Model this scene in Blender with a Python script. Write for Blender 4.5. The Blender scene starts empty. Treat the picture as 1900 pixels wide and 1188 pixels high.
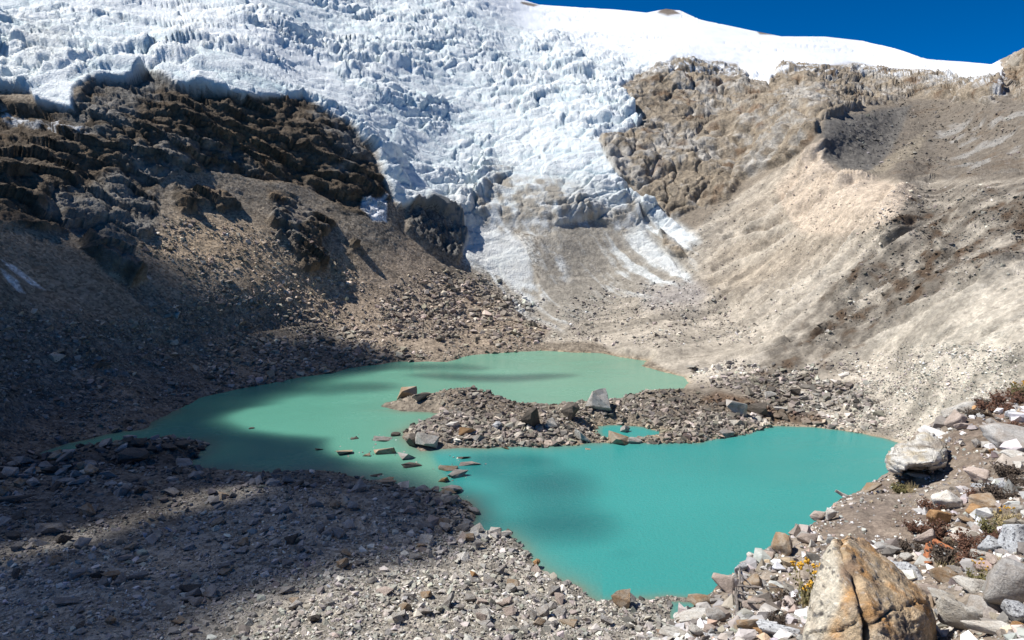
import bpy, bmesh, math, random
import numpy as np
from mathutils import Vector
random.seed(7); RNG = np.random.default_rng(11)
F32 = np.float32
# ------------------------------------------------------------------ camera
H = 60.0                        # eye height above the lake, metres
W, HT, FPX = 1900.0, 1188.0, 1284.0
YH = 400.0                      # image row of the level horizon
TH = math.atan((HT/2-YH)/FPX); CT, ST = math.cos(TH), math.sin(TH)
scene = bpy.context.scene
cd = bpy.data.cameras.new('camera'); cam = bpy.data.objects.new('camera', cd)
scene.collection.objects.link(cam); scene.camera = cam
cam.location = (0, 0, H); cam.rotation_euler = (math.radians(90)-TH, 0, 0)
cd.sensor_width = 36; cd.lens = 36*FPX/W; cd.clip_start = .1; cd.clip_end = 20000
# ------------------------------------------------------------------ sky, sun, exposure
SUN_AZ, SUN_EL = math.radians(-80), math.radians(55)     # azimuth measured from straight ahead, minus = left
S = np.array([math.sin(SUN_AZ)*math.cos(SUN_EL), math.cos(SUN_AZ)*math.cos(SUN_EL), math.sin(SUN_EL)])
wd = bpy.data.worlds.new('World'); scene.world = wd; wd.use_nodes = True
nt = wd.node_tree; bg = nt.nodes['Background']
sky = nt.nodes.new('ShaderNodeTexSky'); sky.sky_type = 'NISHITA'; sky.sun_disc = False
sky.sun_elevation = SUN_EL; sky.sun_rotation = SUN_AZ
sky.altitude = 4600; sky.air_density = .6; sky.dust_density = 0.0; sky.ozone_density = 6.0
hs_ = nt.nodes.new('ShaderNodeHueSaturation'); hs_.inputs['Saturation'].default_value = 1.28; nt.links.new(sky.outputs[0], hs_.inputs['Color']); nt.links.new(hs_.outputs[0], bg.inputs[0]); bg.inputs[1].default_value = .10
ld = bpy.data.lights.new('sun', 'SUN'); ld.energy = 4.3; ld.angle = math.radians(.53); ld.color = (1, .965, .91)
lo = bpy.data.objects.new('sun', ld); scene.collection.objects.link(lo)
lo.rotation_euler = Vector(S.tolist()).to_track_quat('Z', 'Y').to_euler()
vs = scene.view_settings; vs.view_transform = 'Standard'; vs.look = 'None'; vs.exposure = .58; vs.gamma = 1
scene.cycles.max_bounces = 5; scene.cycles.diffuse_bounces = 2; scene.cycles.glossy_bounces = 2
scene.cycles.transparent_max_bounces = 16; scene.cycles.volume_bounces = 0
# ------------------------------------------------------------------ numeric helpers
def _h(ix, iy, iz, seed):
    n = ix.astype(np.uint32)*np.uint32(374761393) ^ iy.astype(np.uint32)*np.uint32(668265263) ^ iz.astype(np.uint32)*np.uint32(2147483647-1234567) ^ np.uint32((seed*144665+77) & 0xffffffff)
    n = (n ^ (n >> np.uint32(13)))*np.uint32(1274126177); n = (n ^ (n >> np.uint32(16)))*np.uint32(2246822519)
    return n ^ (n >> np.uint32(15))
def noise(p, seed=0):
    """gradient noise at points p (N,3), about -1..1"""
    old = np.seterr(over='ignore')
    f = np.floor(p); i = f.astype(np.int32); t = (p-f).astype(F32); u = t*t*t*(t*(t*6-15)+10)
    out = np.zeros(len(p), F32)
    for a in (0, 1):
        wa = u[:, 0] if a else 1-u[:, 0]
        for b in (0, 1):
            wb = wa*(u[:, 1] if b else 1-u[:, 1])
            for c in (0, 1):
                w = wb*(u[:, 2] if c else 1-u[:, 2])
                h = _h(i[:, 0]+a, i[:, 1]+b, i[:, 2]+c, seed)
                g0 = ((h & np.uint32(1023)).astype(F32)-511.5)/512; g1 = (((h >> np.uint32(10)) & np.uint32(1023)).astype(F32)-511.5)/512
                g2 = (((h >> np.uint32(20)) & np.uint32(1023)).astype(F32)-511.5)/512
                out += w*(g0*(t[:, 0]-a)+g1*(t[:, 1]-b)+g2*(t[:, 2]-c))
    np.seterr(**old)
    return out*1.7
def fbm(p, freq, octv=4, seed=0, gain=.5, ridged=False):
    r = np.zeros(len(p), F32); a = 1.; tot = 0
    for o in range(octv):
        n = noise(p*F32(freq)+F32(17.3*o), seed+o)
        if ridged: n = 1-2*np.abs(n)
        r += F32(a)*n; tot += a; a *= gain; freq *= 2.03
    return r/F32(tot)
def voronoi(x, y, seed=0):
    """2-D cells: distance to border (F2-F1), offset to the cell centre, four random numbers per cell"""
    old = np.seterr(over='ignore')
    fx = np.floor(x); fy = np.floor(y); ix = fx.astype(np.int32); iy = fy.astype(np.int32); z = np.zeros_like(ix)
    b1 = np.full(len(x), 9, F32); b2 = b1.copy(); dx = np.zeros(len(x), F32); dy = dx.copy(); hh = np.zeros(len(x), np.uint32)
    for a in (-1, 0, 1):
        for b in (-1, 0, 1):
            h = _h(ix+a, iy+b, z, seed)
            ox = fx+a+(h & np.uint32(255)).astype(F32)/255-x; oy = fy+b+((h >> np.uint32(8)) & np.uint32(255)).astype(F32)/255-y
            d = np.sqrt(ox*ox+oy*oy); n = d < b1
            b2 = np.where(n, b1, np.minimum(b2, d)); dx = np.where(n, -ox, dx); dy = np.where(n, -oy, dy); hh = np.where(n, h, hh); b1 = np.where(n, d, b1)
    h2 = _h(hh.view(np.int32), iy*0, z, seed+5)
    np.seterr(**old)
    r = [((h2 >> np.uint32(8*k)) & np.uint32(255)).astype(F32)/255 for k in range(4)]
    return b2-b1, dx, dy, r
def sstep(a, b, x):
    t = np.clip((x-a)/(b-a), 0, 1); return t*t*(3-2*t)
def polysd(poly, X, Y):
    """signed distance to a closed polygon, positive inside"""
    P = np.array(poly, float); Q = np.roll(P, -1, 0); X = np.asarray(X, float); Y = np.asarray(Y, float)
    d = np.full(X.shape, 1e18); ins = np.zeros(X.shape, bool)
    for (ax, ay), (bx, by) in zip(P, Q):
        ex, ey = bx-ax, by-ay; L = ex*ex+ey*ey+1e-12
        t = np.clip(((X-ax)*ex+(Y-ay)*ey)/L, 0, 1)
        d = np.minimum(d, (X-ax-t*ex)**2+(Y-ay-t*ey)**2)
        if ay != by: ins ^= ((ay > Y) != (by > Y)) & (X < ex*(Y-ay)/ey+ax)
    d = np.sqrt(d); return np.where(ins, d, -d)
def ray(px, py):
    a = (np.asarray(px, float)-W/2)/FPX; b = (HT/2-np.asarray(py, float))/FPX
    return a, CT+b*ST, -ST+b*CT                     # world direction per unit of depth
def depth_z(px, py, z): return (z-H)/ray(px, py)[2]
def depth_y(px, py, y): return y/ray(px, py)[1]
def wpos(px, py, D):
    a, b, c = ray(px, py); return np.stack([a*D, b*D, H+c*D], -1)
def lake_xy(poly): return [tuple(wpos(x, y, depth_z(x, y, 0))[:2]) for x, y in poly]
# ------------------------------------------------------------------ mesh / object helpers
COL = scene.collection
def tag(o, label=None, cat=None, group=None, kind=None):
    if label: o['label'] = label
    if cat: o['category'] = cat
    if group: o['group'] = group
    if kind: o['kind'] = kind
    return o
def mesh_np(name, V, Fq, mat, cols=None, smooth=True, parent=None, nper=4):
    me = bpy.data.meshes.new(name); V = np.ascontiguousarray(V, F32); Fq = np.ascontiguousarray(Fq, np.int32)
    me.vertices.add(len(V)); me.vertices.foreach_set('co', V.ravel())
    me.loops.add(Fq.size); me.loops.foreach_set('vertex_index', Fq.ravel())
    me.polygons.add(len(Fq)); me.polygons.foreach_set('loop_start', np.arange(0, Fq.size, nper, dtype=np.int32))
    me.polygons.foreach_set('use_smooth', np.full(len(Fq), smooth))
    if cols is not None:
        for nm, arr in cols.items():
            c = np.ones((len(V), 4), F32); c[:, :arr.shape[1]] = arr
            at = me.color_attributes.new(nm, 'FLOAT_COLOR', 'POINT'); at.data.foreach_set('color', c.ravel())
    me.update(calc_edges=True); me.materials.append(mat)
    o = bpy.data.objects.new(name, me); COL.objects.link(o)
    if parent: o.parent = parent
    return o
def compact(V, Fq, cols):
    u, inv = np.unique(Fq, return_inverse=True)
    return V[u], inv.reshape(Fq.shape), {k: c[u] for k, c in cols.items()}
def empty(name, loc):
    o = bpy.data.objects.new(name, None); o.empty_display_size = .2; COL.objects.link(o); o.location = loc; return o
# ------------------------------------------------------------------ materials
def mat_new(name):
    m = bpy.data.materials.new(name); m.use_nodes = True; n = m.node_tree.nodes; l = m.node_tree.links
    return m, n, l, n['Principled BSDF']
def N(n, t, **k):
    q = n.new(t)
    for a, v in k.items():
        if a in q.inputs: q.inputs[a].default_value = v
        else: setattr(q, a, v)
    return q
def ramp(n, l, src, stops):
    r = n.new('ShaderNodeValToRGB'); e = r.color_ramp.elements
    while len(e) < len(stops): e.new(.5)
    for q, (p, c) in zip(e, stops): q.position = p; q.color = (*c, 1) if len(c) == 3 else c
    l.new(src, r.inputs[0]); return r.outputs[0]
def mixc(n, l, fac, a, b, mode='MIX'):
    m = n.new('ShaderNodeMix'); m.data_type = 'RGBA'; m.blend_type = mode
    for sock, v in ((m.inputs[0], fac), (m.inputs[6], a), (m.inputs[7], b)):
        if hasattr(v, 'links'): l.new(v, sock)
        else: sock.default_value = v if not isinstance(v, tuple) or len(v) == 4 else (*v, 1)
    return m.outputs[2]
def ground_material(name, s1, s2, bump1, bump2, var=.35, rough=.92, stone=0., ct=.3):
    """albedo from the 'Col' attribute, broken up by object-space noise at two sizes (metres) with matching bump"""
    m, n, l, b = mat_new(name)
    at = N(n, 'ShaderNodeVertexColor', layer_name='Col'); tc = n.new('ShaderNodeTexCoord')
    n1 = N(n, 'ShaderNodeTexNoise', Scale=1/s1, Detail=6., Roughness=.62); l.new(tc.outputs['Object'], n1.inputs['Vector'])
    n2 = N(n, 'ShaderNodeTexVoronoi', Scale=1/s2); l.new(tc.outputs['Object'], n2.inputs['Vector'])
    n3 = N(n, 'ShaderNodeTexNoise', Scale=1/s2*1.6, Detail=3., Roughness=.7); l.new(tc.outputs['Object'], n3.inputs['Vector'])
    v1 = ramp(n, l, n1.outputs[0], [(.28, (1-var,)*3), (.72, (1+var*.6,)*3)])
    c = mixc(n, l, 1., at.outputs[0], v1, 'MULTIPLY')
    hs = n.new('ShaderNodeSeparateColor'); l.new(n2.outputs['Color'], hs.inputs[0])
    v2 = ramp(n, l, hs.outputs[0], [(.0, (1-ct*.95, 1-ct, 1-ct*1.03)), (.5, (.97, .96, .95)), (1., (1+ct, 1+ct*.95, 1+ct*.9))])
    c = mixc(n, l, stone, c, v2, 'MULTIPLY')
    l.new(c, b.inputs['Base Color']); b.inputs['Roughness'].default_value = rough; b.inputs['Specular IOR Level'].default_value = .15
    b1 = N(n, 'ShaderNodeBump', Distance=bump1, Strength=1.); l.new(n1.outputs[0], b1.inputs['Height'])
    b2 = N(n, 'ShaderNodeBump', Distance=bump2, Strength=1.); l.new(n3.outputs[0], b2.inputs['Height']); l.new(b1.outputs[0], b2.inputs['Normal'])
    l.new(b2.outputs[0], b.inputs['Normal']); return m
M_SCREE = ground_material('scree_gravel', 6., .9, 1.6, .55, .3, stone=.85, ct=.5)
M_CLIFF = ground_material('fractured_rock', 7., 1.5, 3.2, 1.0, .55, stone=.5)
M_MOR = ground_material('moraine_till', 3., .8, .7, .35, .3, stone=.6)
M_ICE = ground_material('glacier_ice', 10., 1.6, 2.0, .8, .07, rough=.6, stone=.08)
M_SNOW = ground_material('packed_snow', 40., 6., .5, .1, .03, rough=.6)
M_SOIL = ground_material('loose_soil', .5, .035, .05, .022, .35, stone=.8)
# ------------------------------------------------------------------ the lie of the land: surveyed points (image column, row, distance ahead)
FAR_SHORE = [(45,858),(80,838),(130,822),(200,806),(262,797),(300,775),(350,750),(375,738),(430,725),(500,712),(560,700),(620,692),(650,683),(700,677),(740,671),(830,672),(870,660),(930,655),(1000,651),(1060,654),(1120,656),(1150,663),(1200,670),(1190,680),(1230,690),(1270,700),(1278,711),(1255,728)]
DAM_N = [(1180,739),(1120,749),(1060,754),(1010,757),(960,757),(930,747),(880,742),(850,738),(810,740),(760,742),(715,748),(704,755),(740,762),(800,765),(822,771)]
DAM_S = [(795,782),(770,790),(748,800),(745,812),(760,826),(780,838),(830,832),(900,832),(950,828),(1000,830),(1050,826),(1100,822),(1160,822),(1240,822),(1290,822),(1340,812),(1400,800),(1430,790)]
RIGHT_SHORE = [(1500,793),(1550,797),(1600,805),(1640,813),(1668,822),(1700,845),(1700,930),(1620,1000),(1500,1075),(1400,1110),(1330,1116),(1290,1112)]
NEAR_SHORE = [(1240,1105),(1190,1113),(1110,1113),(1090,1105),(1065,1085),(1020,1066),(990,1042),(962,1015),(945,992),(905,990),(876,988),(884,965),(868,930),(840,922),(790,915),(750,905),(700,895),(650,882),(600,872),(560,873),(500,879),(440,873),(380,869),(340,868),(362,850),(388,825),(380,818),(330,815),(270,820),(200,830),(130,845),(70,860)]
LAKE = lake_xy(FAR_SHORE+DAM_N+DAM_S+RIGHT_SHORE+NEAR_SHORE)
POOL = lake_xy([(1100,800),(1108,791),(1150,789),(1200,794),(1238,801),(1225,810),(1180,815),(1120,815)])
POOL2 = lake_xy([(1243,1116),(1290,1116),(1300,1150),(1246,1146)])
ctl = []
def cy(*pts):
    for x, y, d in pts: ctl.append((x, y, 1/depth_y(x, y, d)))
def cz(*pts):
    for x, y, z in pts: ctl.append((x, y, 1/depth_z(x, y, z)))
cz(*[(x, y, .0) for x, y in FAR_SHORE[::2]], *[(x, y, 0) for x, y in NEAR_SHORE[::3]], (1430,792,0),(1600,805,0),(1000,790,.5),(1250,780,.5),(600,790,-.5),(900,900,-.5),(1300,950,-.5),(900,700,-.5))
cz((-130,1188,8),(0,1188,7),(400,1188,6),(800,1188,4),(1100,1188,1.5),(300,1020,2.6),(650,1000,2.2),(900,1090,1.5),(-130,1000,6),(0,1000,5),(0,900,3),(-130,900,5),(-130,1300,14),(0,1300,13),(600,1300,10),(1100,1300,5),(1400,1300,3),(2000,1300,6),(150,930,2.5),(1400,1188,0),(1700,1188,2),(2000,1100,8))
cy((0,430,235),(-130,430,215),(200,470,262),(0,600,205),(-130,600,180),(0,750,180),(-130,750,160),(300,600,250),(450,550,285),(600,470,338),(700,600,315),(720,375,390),(850,500,385),(990,555,372),(1050,600,345),(1150,600,340),(1260,510,380),(1270,450,400),(820,600,330),(150,650,215),
   (450,330,348),(300,330,322),(600,350,372),(150,330,300),(0,320,268),(450,200,377),(450,180,382),(300,145,370),(150,155,347),(0,200,325),(-130,200,300),(600,220,412),(690,300,410),
   (450,140,410),(300,110,400),(150,110,385),(0,100,380),(0,0,450),(-130,0,420),(-130,-250,560),(300,50,480),(300,0,560),(300,-250,900),(600,100,560),(600,0,700),(600,-200,1000),(760,300,450),(900,400,428),(900,200,560),(900,0,830),(1000,100,720),(1100,300,470),(1100,400,432),(1000,470,400),
   (1185,160,620),(1150,260,505),(1250,350,445),(1350,330,450),(1240,405,424),(1300,200,575),(1250,110,680),(1450,150,640),(1600,180,600),(1850,150,520),(1250,60,820),(1250,18,950),(980,8,900),(1100,10,930),(1450,65,900),(1700,100,850),(1840,125,760),(1900,125,640),(1900,90,660),(2030,60,600),(1880,160,560),
   (1600,220,480),(1600,300,396),(1560,270,412),(1700,300,390),(1640,318,372),(1560,302,388),(1530,258,400),(1515,262,398),(1520,300,384),(1560,322,362),(1600,332,342),(1665,340,310),(1480,330,392),(1800,250,430),(1900,200,400),(1900,340,252),(2030,340,215),(1800,340,286),(1800,322,325),(1900,322,285),(1720,335,345),
   (1400,400,388),(1350,500,366),(1500,400,340),(1600,450,285),(1750,450,250),(1900,450,218),(1900,550,187),(1750,600,202),(1600,650,226),(1450,600,275),(1300,600,320),(2030,450,192),(2030,600,162),(1900,650,166))
cz((1300,680,2),(1450,700,5),(1450,770,1),(1600,750,4),(1750,750,11),(1900,760,17),(1900,900,12),(2030,800,22),(1700,800,4),(1730,860,1.5),(1740,960,2),(1640,1060,0),(1660,822,.3),(1640,790,1),(1360,740,1.5),(1150,645,2.5),(1220,660,3))
ctl = np.array(ctl)
def tps_fit(C, lam=1e-4):
    X = C[:, :2]/500; n = len(C); r2 = ((X[:, None]-X[None])**2).sum(-1); K = .5*r2*np.log(r2+1e-12)+lam*np.eye(n)
    P = np.c_[np.ones(n), X]; A = np.block([[K, P], [P.T, np.zeros((3, 3))]])
    return X, np.linalg.solve(A, np.r_[C[:, 2]*500, np.zeros(3)])
def tps_eval(fit, x, y):
    X, w = fit; x = x/500; y = y/500; r = w[-3]+w[-2]*x+w[-1]*y
    for (a, b), k in zip(X, w[:-3]):
        r2 = (x-a)**2+(y-b)**2; r += k*.5*r2*np.log(r2+1e-12)
    return r/500
FIT = tps_fit(ctl)
# columns run from the skyline down to below the picture
STEP = 1.7
SKY = np.array([(-130,-260),(300,-230),(600,-130),(800,-60),(900,-28),(955,-4),(1000,9),(1080,14),(1140,18),(1200,24),(1235,17),(1262,20),(1300,37),(1400,58),(1450,68),(1530,68),(1600,76),(1660,90),(1720,110),(1800,116),(1840,120),(1862,108),(1900,90),(2030,50)], float)
U = np.arange(-130, 2031, STEP); nu = len(U)
top = np.interp(U, SKY[:, 0], SKY[:, 1]); nv = int(1330/STEP)
vv = np.linspace(0, 1, nv)**1.0
PX = np.repeat(U[:, None], nv, 1)
# a wobble lets the rows follow no straight line, and packs more rows where more is seen
PY = top[:, None]+(1300-top[:, None])*vv[None]
gu, gv = np.meshgrid(np.linspace(-130, 2030, 160), np.linspace(-262, 1300, 140), indexing='ij')
INV = tps_eval(FIT, gu, gv)
def bil(G, px, py):
    fx = (px+130)/2160*159; fy = (py+262)/1562*139
    ix = np.clip(np.floor(fx).astype(int), 0, 158); iy = np.clip(np.floor(fy).astype(int), 0, 138); tx = fx-ix; ty = fy-iy
    return (G[ix, iy]*(1-tx)+G[ix+1, iy]*tx)*(1-ty)+(G[ix, iy+1]*(1-tx)+G[ix+1, iy+1]*tx)*ty
D = 1/np.clip(tps_eval(FIT, PX, PY), 1/1500, 1/40)
P = wpos(PX, PY, D).astype(F32)                                   # nu,nv,3
X, Yw, Z = P[..., 0].astype(float), P[..., 1].astype(float), P[..., 2].astype(float)
# lake basin, dam and shore
low = (Z < 12) & (PY > 600)
sd = np.full(X.shape, -99.); sd[low] = polysd(LAKE, X[low], Yw[low])
for pl in (POOL, POOL2): sd[low] = np.maximum(sd[low], polysd(pl, X[low], Yw[low]))
out = -sd                                                         # metres from the water
flat = P.reshape(-1, 3); lowf = low.ravel()
wob = np.zeros(X.size, F32); wob[lowf] = fbm(flat[lowf]*np.array([1, 1, 0], F32), .16, 4, 3); wob = wob.reshape(X.shape)
out = np.where(low, out+wob*1.6, out)
land = np.clip(out*.28, 0, 1.1)+np.maximum(Z, 0)*sstep(0, 14, out)
def bump_at(px, py, h, rx, ry):
    x0, y0 = wpos(px, py, depth_z(px, py, 0))[:2]; return h*np.exp(-((X-x0)/rx)**2-((Yw-y0)/ry)**2)
mound = bump_at(850,752,3.4,13,6)+bump_at(905,765,2.4,14,8)+bump_at(1000,790,1.8,22,9)+bump_at(1120,770,2.6,16,7)+bump_at(1240,745,2.6,20,6)+bump_at(1330,770,1.2,22,9)+bump_at(1390,750,1.6,14,10)+bump_at(760,748,.6,8,2)+bump_at(1200,668,2.5,9,6)+bump_at(1160,660,2,7,4) \
    + bump_at(60,868,2.0,34,3.2)+bump_at(230,850,2.2,26,3.6)+bump_at(-60,895,2.6,30,6)+bump_at(330,842,1.4,10,3) + bump_at(420,940,1.3,34,7) + bump_at(800,945,1.2,14,6)+bump_at(1070,590,4,16,8)+bump_at(1290,610,3,8,6)
land = land+mound*sstep(0, 5, out)
bed = -np.clip(-out*.22, 0, 5)-.05
Z2 = np.where(low, np.where(out > 0, land, bed), Z)
mnd = (~low)&(PY>560); Z2 = np.where(mnd, Z+mound, Z2)
Z = Z2; P[..., 2] = Z
shore = np.where(low, sstep(0, 9, out), 1.)                      # how far roughness may grow from the waterline
# outward normals of the smooth land
dU = np.gradient(P, axis=0); dV = np.gradient(P, axis=1); Nn = np.cross(dV, dU); Nn /= np.linalg.norm(Nn, axis=2, keepdims=True)+1e-9
Nn = np.where((Nn[..., 2:3] < 0) & (Nn[..., 1:2] > 0), -Nn, Nn)
# smooth the normal field so displacement does not fold
for _ in range(3):
    Nn = (Nn+np.roll(Nn, 6, 0)+np.roll(Nn, -6, 0)+np.roll(Nn, 6, 1)+np.roll(Nn, -6, 1)); Nn /= np.linalg.norm(Nn, axis=2, keepdims=True)+1e-9
flat = P.reshape(-1, 3); pxf, pyf = PX.ravel(), PY.ravel(); Df = D.ravel()
# ------------------------------------------------------------------ regions
wx = (fbm(flat, .03, 5, 21)*22).astype(float); wy = (fbm(flat, .03, 5, 31)*16).astype(float)
fine = fbm(flat, .25, 3, 41)
def region(poly, soft=4, warp=1.):
    P_ = np.array(poly, float); lo_, hi_ = P_.min(0)-60, P_.max(0)+60
    m = np.zeros(len(pxf), F32); k = (pxf > lo_[0]) & (pxf < hi_[0]) & (pyf > lo_[1]) & (pyf < hi_[1])
    m[k] = sstep(-soft, soft, polysd(poly, pxf[k]+wx[k]*warp, pyf[k]+wy[k]*warp)); return m
ICE_P = [(-200,178),(0,172),(62,176),(70,192),(135,202),(138,168),(170,143),(236,146),(272,124),(330,150),(400,160),(462,176),(560,186),(640,230),(690,285),(716,350),(738,385),(790,396),(850,432),(866,480),(930,515),(985,562),(1006,556),(998,515),(972,460),(950,420),(1000,440),(1030,490),(1055,532),(1062,520),(1040,470),(1020,420),(1100,405),(1160,440),(1195,470),(1268,520),(1245,480),(1205,440),(1185,395),(1272,456),(1290,442),(1215,385),(1180,365),(1150,335),(1128,300),(1108,262),(1165,250),(1190,232),(1150,172),(1180,145),(1215,128),(1250,108),(1300,116),(1370,118),(1398,152),(1425,160),(1440,124),(1560,118),(1700,132),(1790,150),(1862,142),(1850,60),(1850,-400),(-200,-400)]
ice = region(ICE_P, 3, .35); icesoft = region(ICE_P, 16, 1.1)
ice[pxf > 1866] = 0
snow = np.maximum(region([(1000,-400),(1000,40),(1100,80),(1180,100),(1220,110),(1300,120),(1450,170),(1870,160),(1870,-400)], 45, 2.2), region([(700,-400),(860,0),(980,60),(1060,60),(1060,-400)], 30, 1)*.8)
snow = np.maximum(snow, .3*region([(60,-100),(120,20),(330,60),(500,140),(640,200),(600,120),(420,20),(300,-100)], 25, 1.5))
lcliff = region([(-200,170),(135,196),(180,138),(280,118),(462,170),(560,184),(650,236),(735,362),(690,398),(640,392),(570,345),(440,322),(330,322),(290,345),(285,400),(270,440),(230,450),(140,440),(60,432),(0,415),(-200,390)], 8, 1.)
outc = np.maximum(region([(310,345),(420,340),(560,360),(640,410),(680,450),(660,480),(570,520),(520,470),(430,440),(330,400)], 14, 1.4)*sstep(-.02, .2, fbm(flat, .045, 4, 45)+.13), region([(140,455),(200,470),(270,520),(240,530),(170,490)], 5, .8))
rcliff = np.maximum(region([(1862,120),(1900,85),(2040,40),(2040,190),(1880,190)], 6, .8)*.8, region([(1105,262),(1190,240),(1150,170),(1180,140),(1250,108),(1370,118),(1398,152),(1450,120),(1700,130),(1862,146),(1850,196),(1700,185),(1600,200),(1530,225),(1490,285),(1380,345),(1355,372),(1290,385),(1240,412),(1200,372),(1140,325)], 6, .9))
rock = np.clip(np.maximum.reduce([lcliff, outc, rcliff, region([(1225,430),(1260,445),(1275,480),(1245,480)], 4)]), 0, 1)*(1-ice)
blackice = region([(755,385),(850,400),(868,440),(850,490),(800,470),(755,430)], 4, .5)
mor = region([(1530,262),(1525,300),(1560,325),(1665,340),(1700,335),(1905,335),(2100,330),(2100,800),(1700,840),(1430,800),(1280,740),(1250,690),(1100,640),(1000,640),(1040,590),(1180,560),(1270,500),(1270,440),(1380,360),(1500,280)], 6, .3)
hillr = region([(1500,285),(1530,225),(1700,185),(1860,190),(1900,70),(2100,-100),(2100,335),(1905,338),(1665,333),(1600,328),(1560,318),(1528,298)], 6, .3)
# ------------------------------------------------------------------ relief
dirtm = region([(930,325),(975,310),(1060,370),(1170,390),(1160,440),(1100,470),(1200,600),(1000,640),(960,560),(1000,520),(960,440),(900,400)], 34, 2.2)
n0g = np.clip(.5+fbm(flat, .05, 2, 47), 0, 1.5)
def pline(P_, x, y):
    d = np.full(len(x), 1e9)
    for (ax, ay), (bx, by) in zip(P_[:-1], P_[1:]):
        t = np.clip(((x-ax)*(bx-ax)+(y-ay)*(by-ay))/((bx-ax)**2+(by-ay)**2), 0, 1); d = np.minimum(d, np.hypot(x-ax-t*(bx-ax), y-ay-t*(by-ay)))
    return d
x_, y_, z_ = flat[:, 0], flat[:, 1], flat[:, 2]
wrp = np.stack([fbm(flat, .02, 3, 51), fbm(flat, .02, 3, 61)], 1)*9
disp = np.zeros(len(flat), F32)
k = np.where(ice > .02)[0]; q = flat[k]
sl = y_[k]*.75+z_[k]*.8
def seracs(cs, asp, seed, rot):
    cx = (x_[k]+wrp[k, 0]*cs/8)*math.cos(rot)+(sl+wrp[k, 1]*cs/8)*math.sin(rot); cyy = -(x_[k]+wrp[k, 0]*cs/8)*math.sin(rot)+(sl+wrp[k, 1]*cs/8)*math.cos(rot)
    b, dx, dy, r = voronoi((cx/cs/asp).astype(F32), (cyy/cs).astype(F32), seed)
    return b, (r[0]-.4)*1.1+dx*(r[1]-.5)*1.6+dy*(.1+r[2]*.8), r
b0, t0, r0 = seracs(42, 2.2, 66, .4); b1, t1, r1 = seracs(17, 1.7, 71, .45); b2, t2, r2 = seracs(7.5, 1.3, 81, .2); b3, t3, r3 = seracs(3.4, 1.2, 91, -.2)
rough_ice = (1-snow[k])*ice[k]*(1-.8*sstep(385, 440, pyf[k]))*(1-.5*dirtm[k])
big = fbm(q, .012, 3, 101)
act = np.clip(.78+big*1.8, .35, 1.3)
d = act*(1-.35*sstep(450, 750, y_[k]))*(t0*5.5*sstep(0, .12, b0)+t1*5.0-3.4*np.exp(-b1*9)+t2*2.3-1.7*np.exp(-b2*8)+t3*.8*(r1[2]+.3)+fbm(q, .35, 4, 111, .6, True)*.85+fbm(q, .16, 3, 112)*1.6)+big*6
disp[k] += rough_ice*d+ice[k]*4.2*(1-snow[k]*.9)*(1-sstep(395, 430, pyf[k]))+snow[k]*ice[k]*(fbm(q*np.array([.4, 1, 1], F32), 0.03, 4, 121)*2.6-2.2*np.exp(-np.abs(fbm(q*np.array([.35, 1, 1.2], F32), .035, 3, 122))*30)*sstep(-.1, .4, fbm(q, .012, 2, 123)))
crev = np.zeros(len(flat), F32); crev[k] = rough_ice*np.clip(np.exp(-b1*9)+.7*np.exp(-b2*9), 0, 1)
hue = np.zeros(len(flat), F32); hue[k] = r2[3]*.6+r1[3]*.4
k = np.where(rock > .02)[0]; rs_ = np.where(pxf[k] > 1000, .5, 1.).astype(F32); q = flat[k]*rs_[:, None]
qq = q+np.stack([fbm(q, .03, 3, 131), fbm(q, .03, 3, 141), fbm(q, .03, 3, 151)], 1)*8
strat = ((z_[k]*.8+x_[k]*.28+y_[k]*.15)*(.4+.6*rs_)+fbm(q, .025, 4, 161)*10)/8; fr = strat-np.floor(strat)
cell = fbm(qq*np.array([1, 1, .8], F32), .03, 7, 171, .52, True)*1.25
blk, bx_, by_, br = voronoi(((x_[k]*rs_+qq[:, 0]*.3)/9).astype(F32), ((z_[k]*1.1*rs_+y_[k]*.5*rs_+qq[:, 2]*.3)/6).astype(F32), 181)
ck = lambda f, sd_: np.exp(-np.abs(noise(qq*F32(f), sd_))*16)
lf = (rs_-.5)*2
crk = -3.2*ck(.045, 193)-2.0*ck(.10, 194)-1.2*ck(.22, 195)+fbm(q, .07, 4, 196)*4
edge = sstep(.5, 1., rock[k])
disp[k] += (.35+.65*edge)*rock[k]*(crk*(1.5-1.0*lf)+1.2-4.2*lf*np.clip(lcliff[k]-outc[k], 0, 1)+2.*lf*outc[k]+lf*fbm(q, .014, 3, 198)*9+(1-lf)*fbm(q, .30, 4, 199, .6, True)*1.6+(.15+.85*lf)*(cell*2.6+((1-fr)**1.1*4.2-1.9)*(.35+.9*sstep(-.25, .3, fbm(q, .03, 3, 183)))+fbm(q, .09, 4, 184, .55, True)*1.6+(br[0]-.5)*2.0*np.minimum(1, blk*3)+fbm(q, .35, 4, 191, .6, True)*.5)+(1-lf)*fbm(qq, .028, 6, 197, .55, True)*6)
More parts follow.
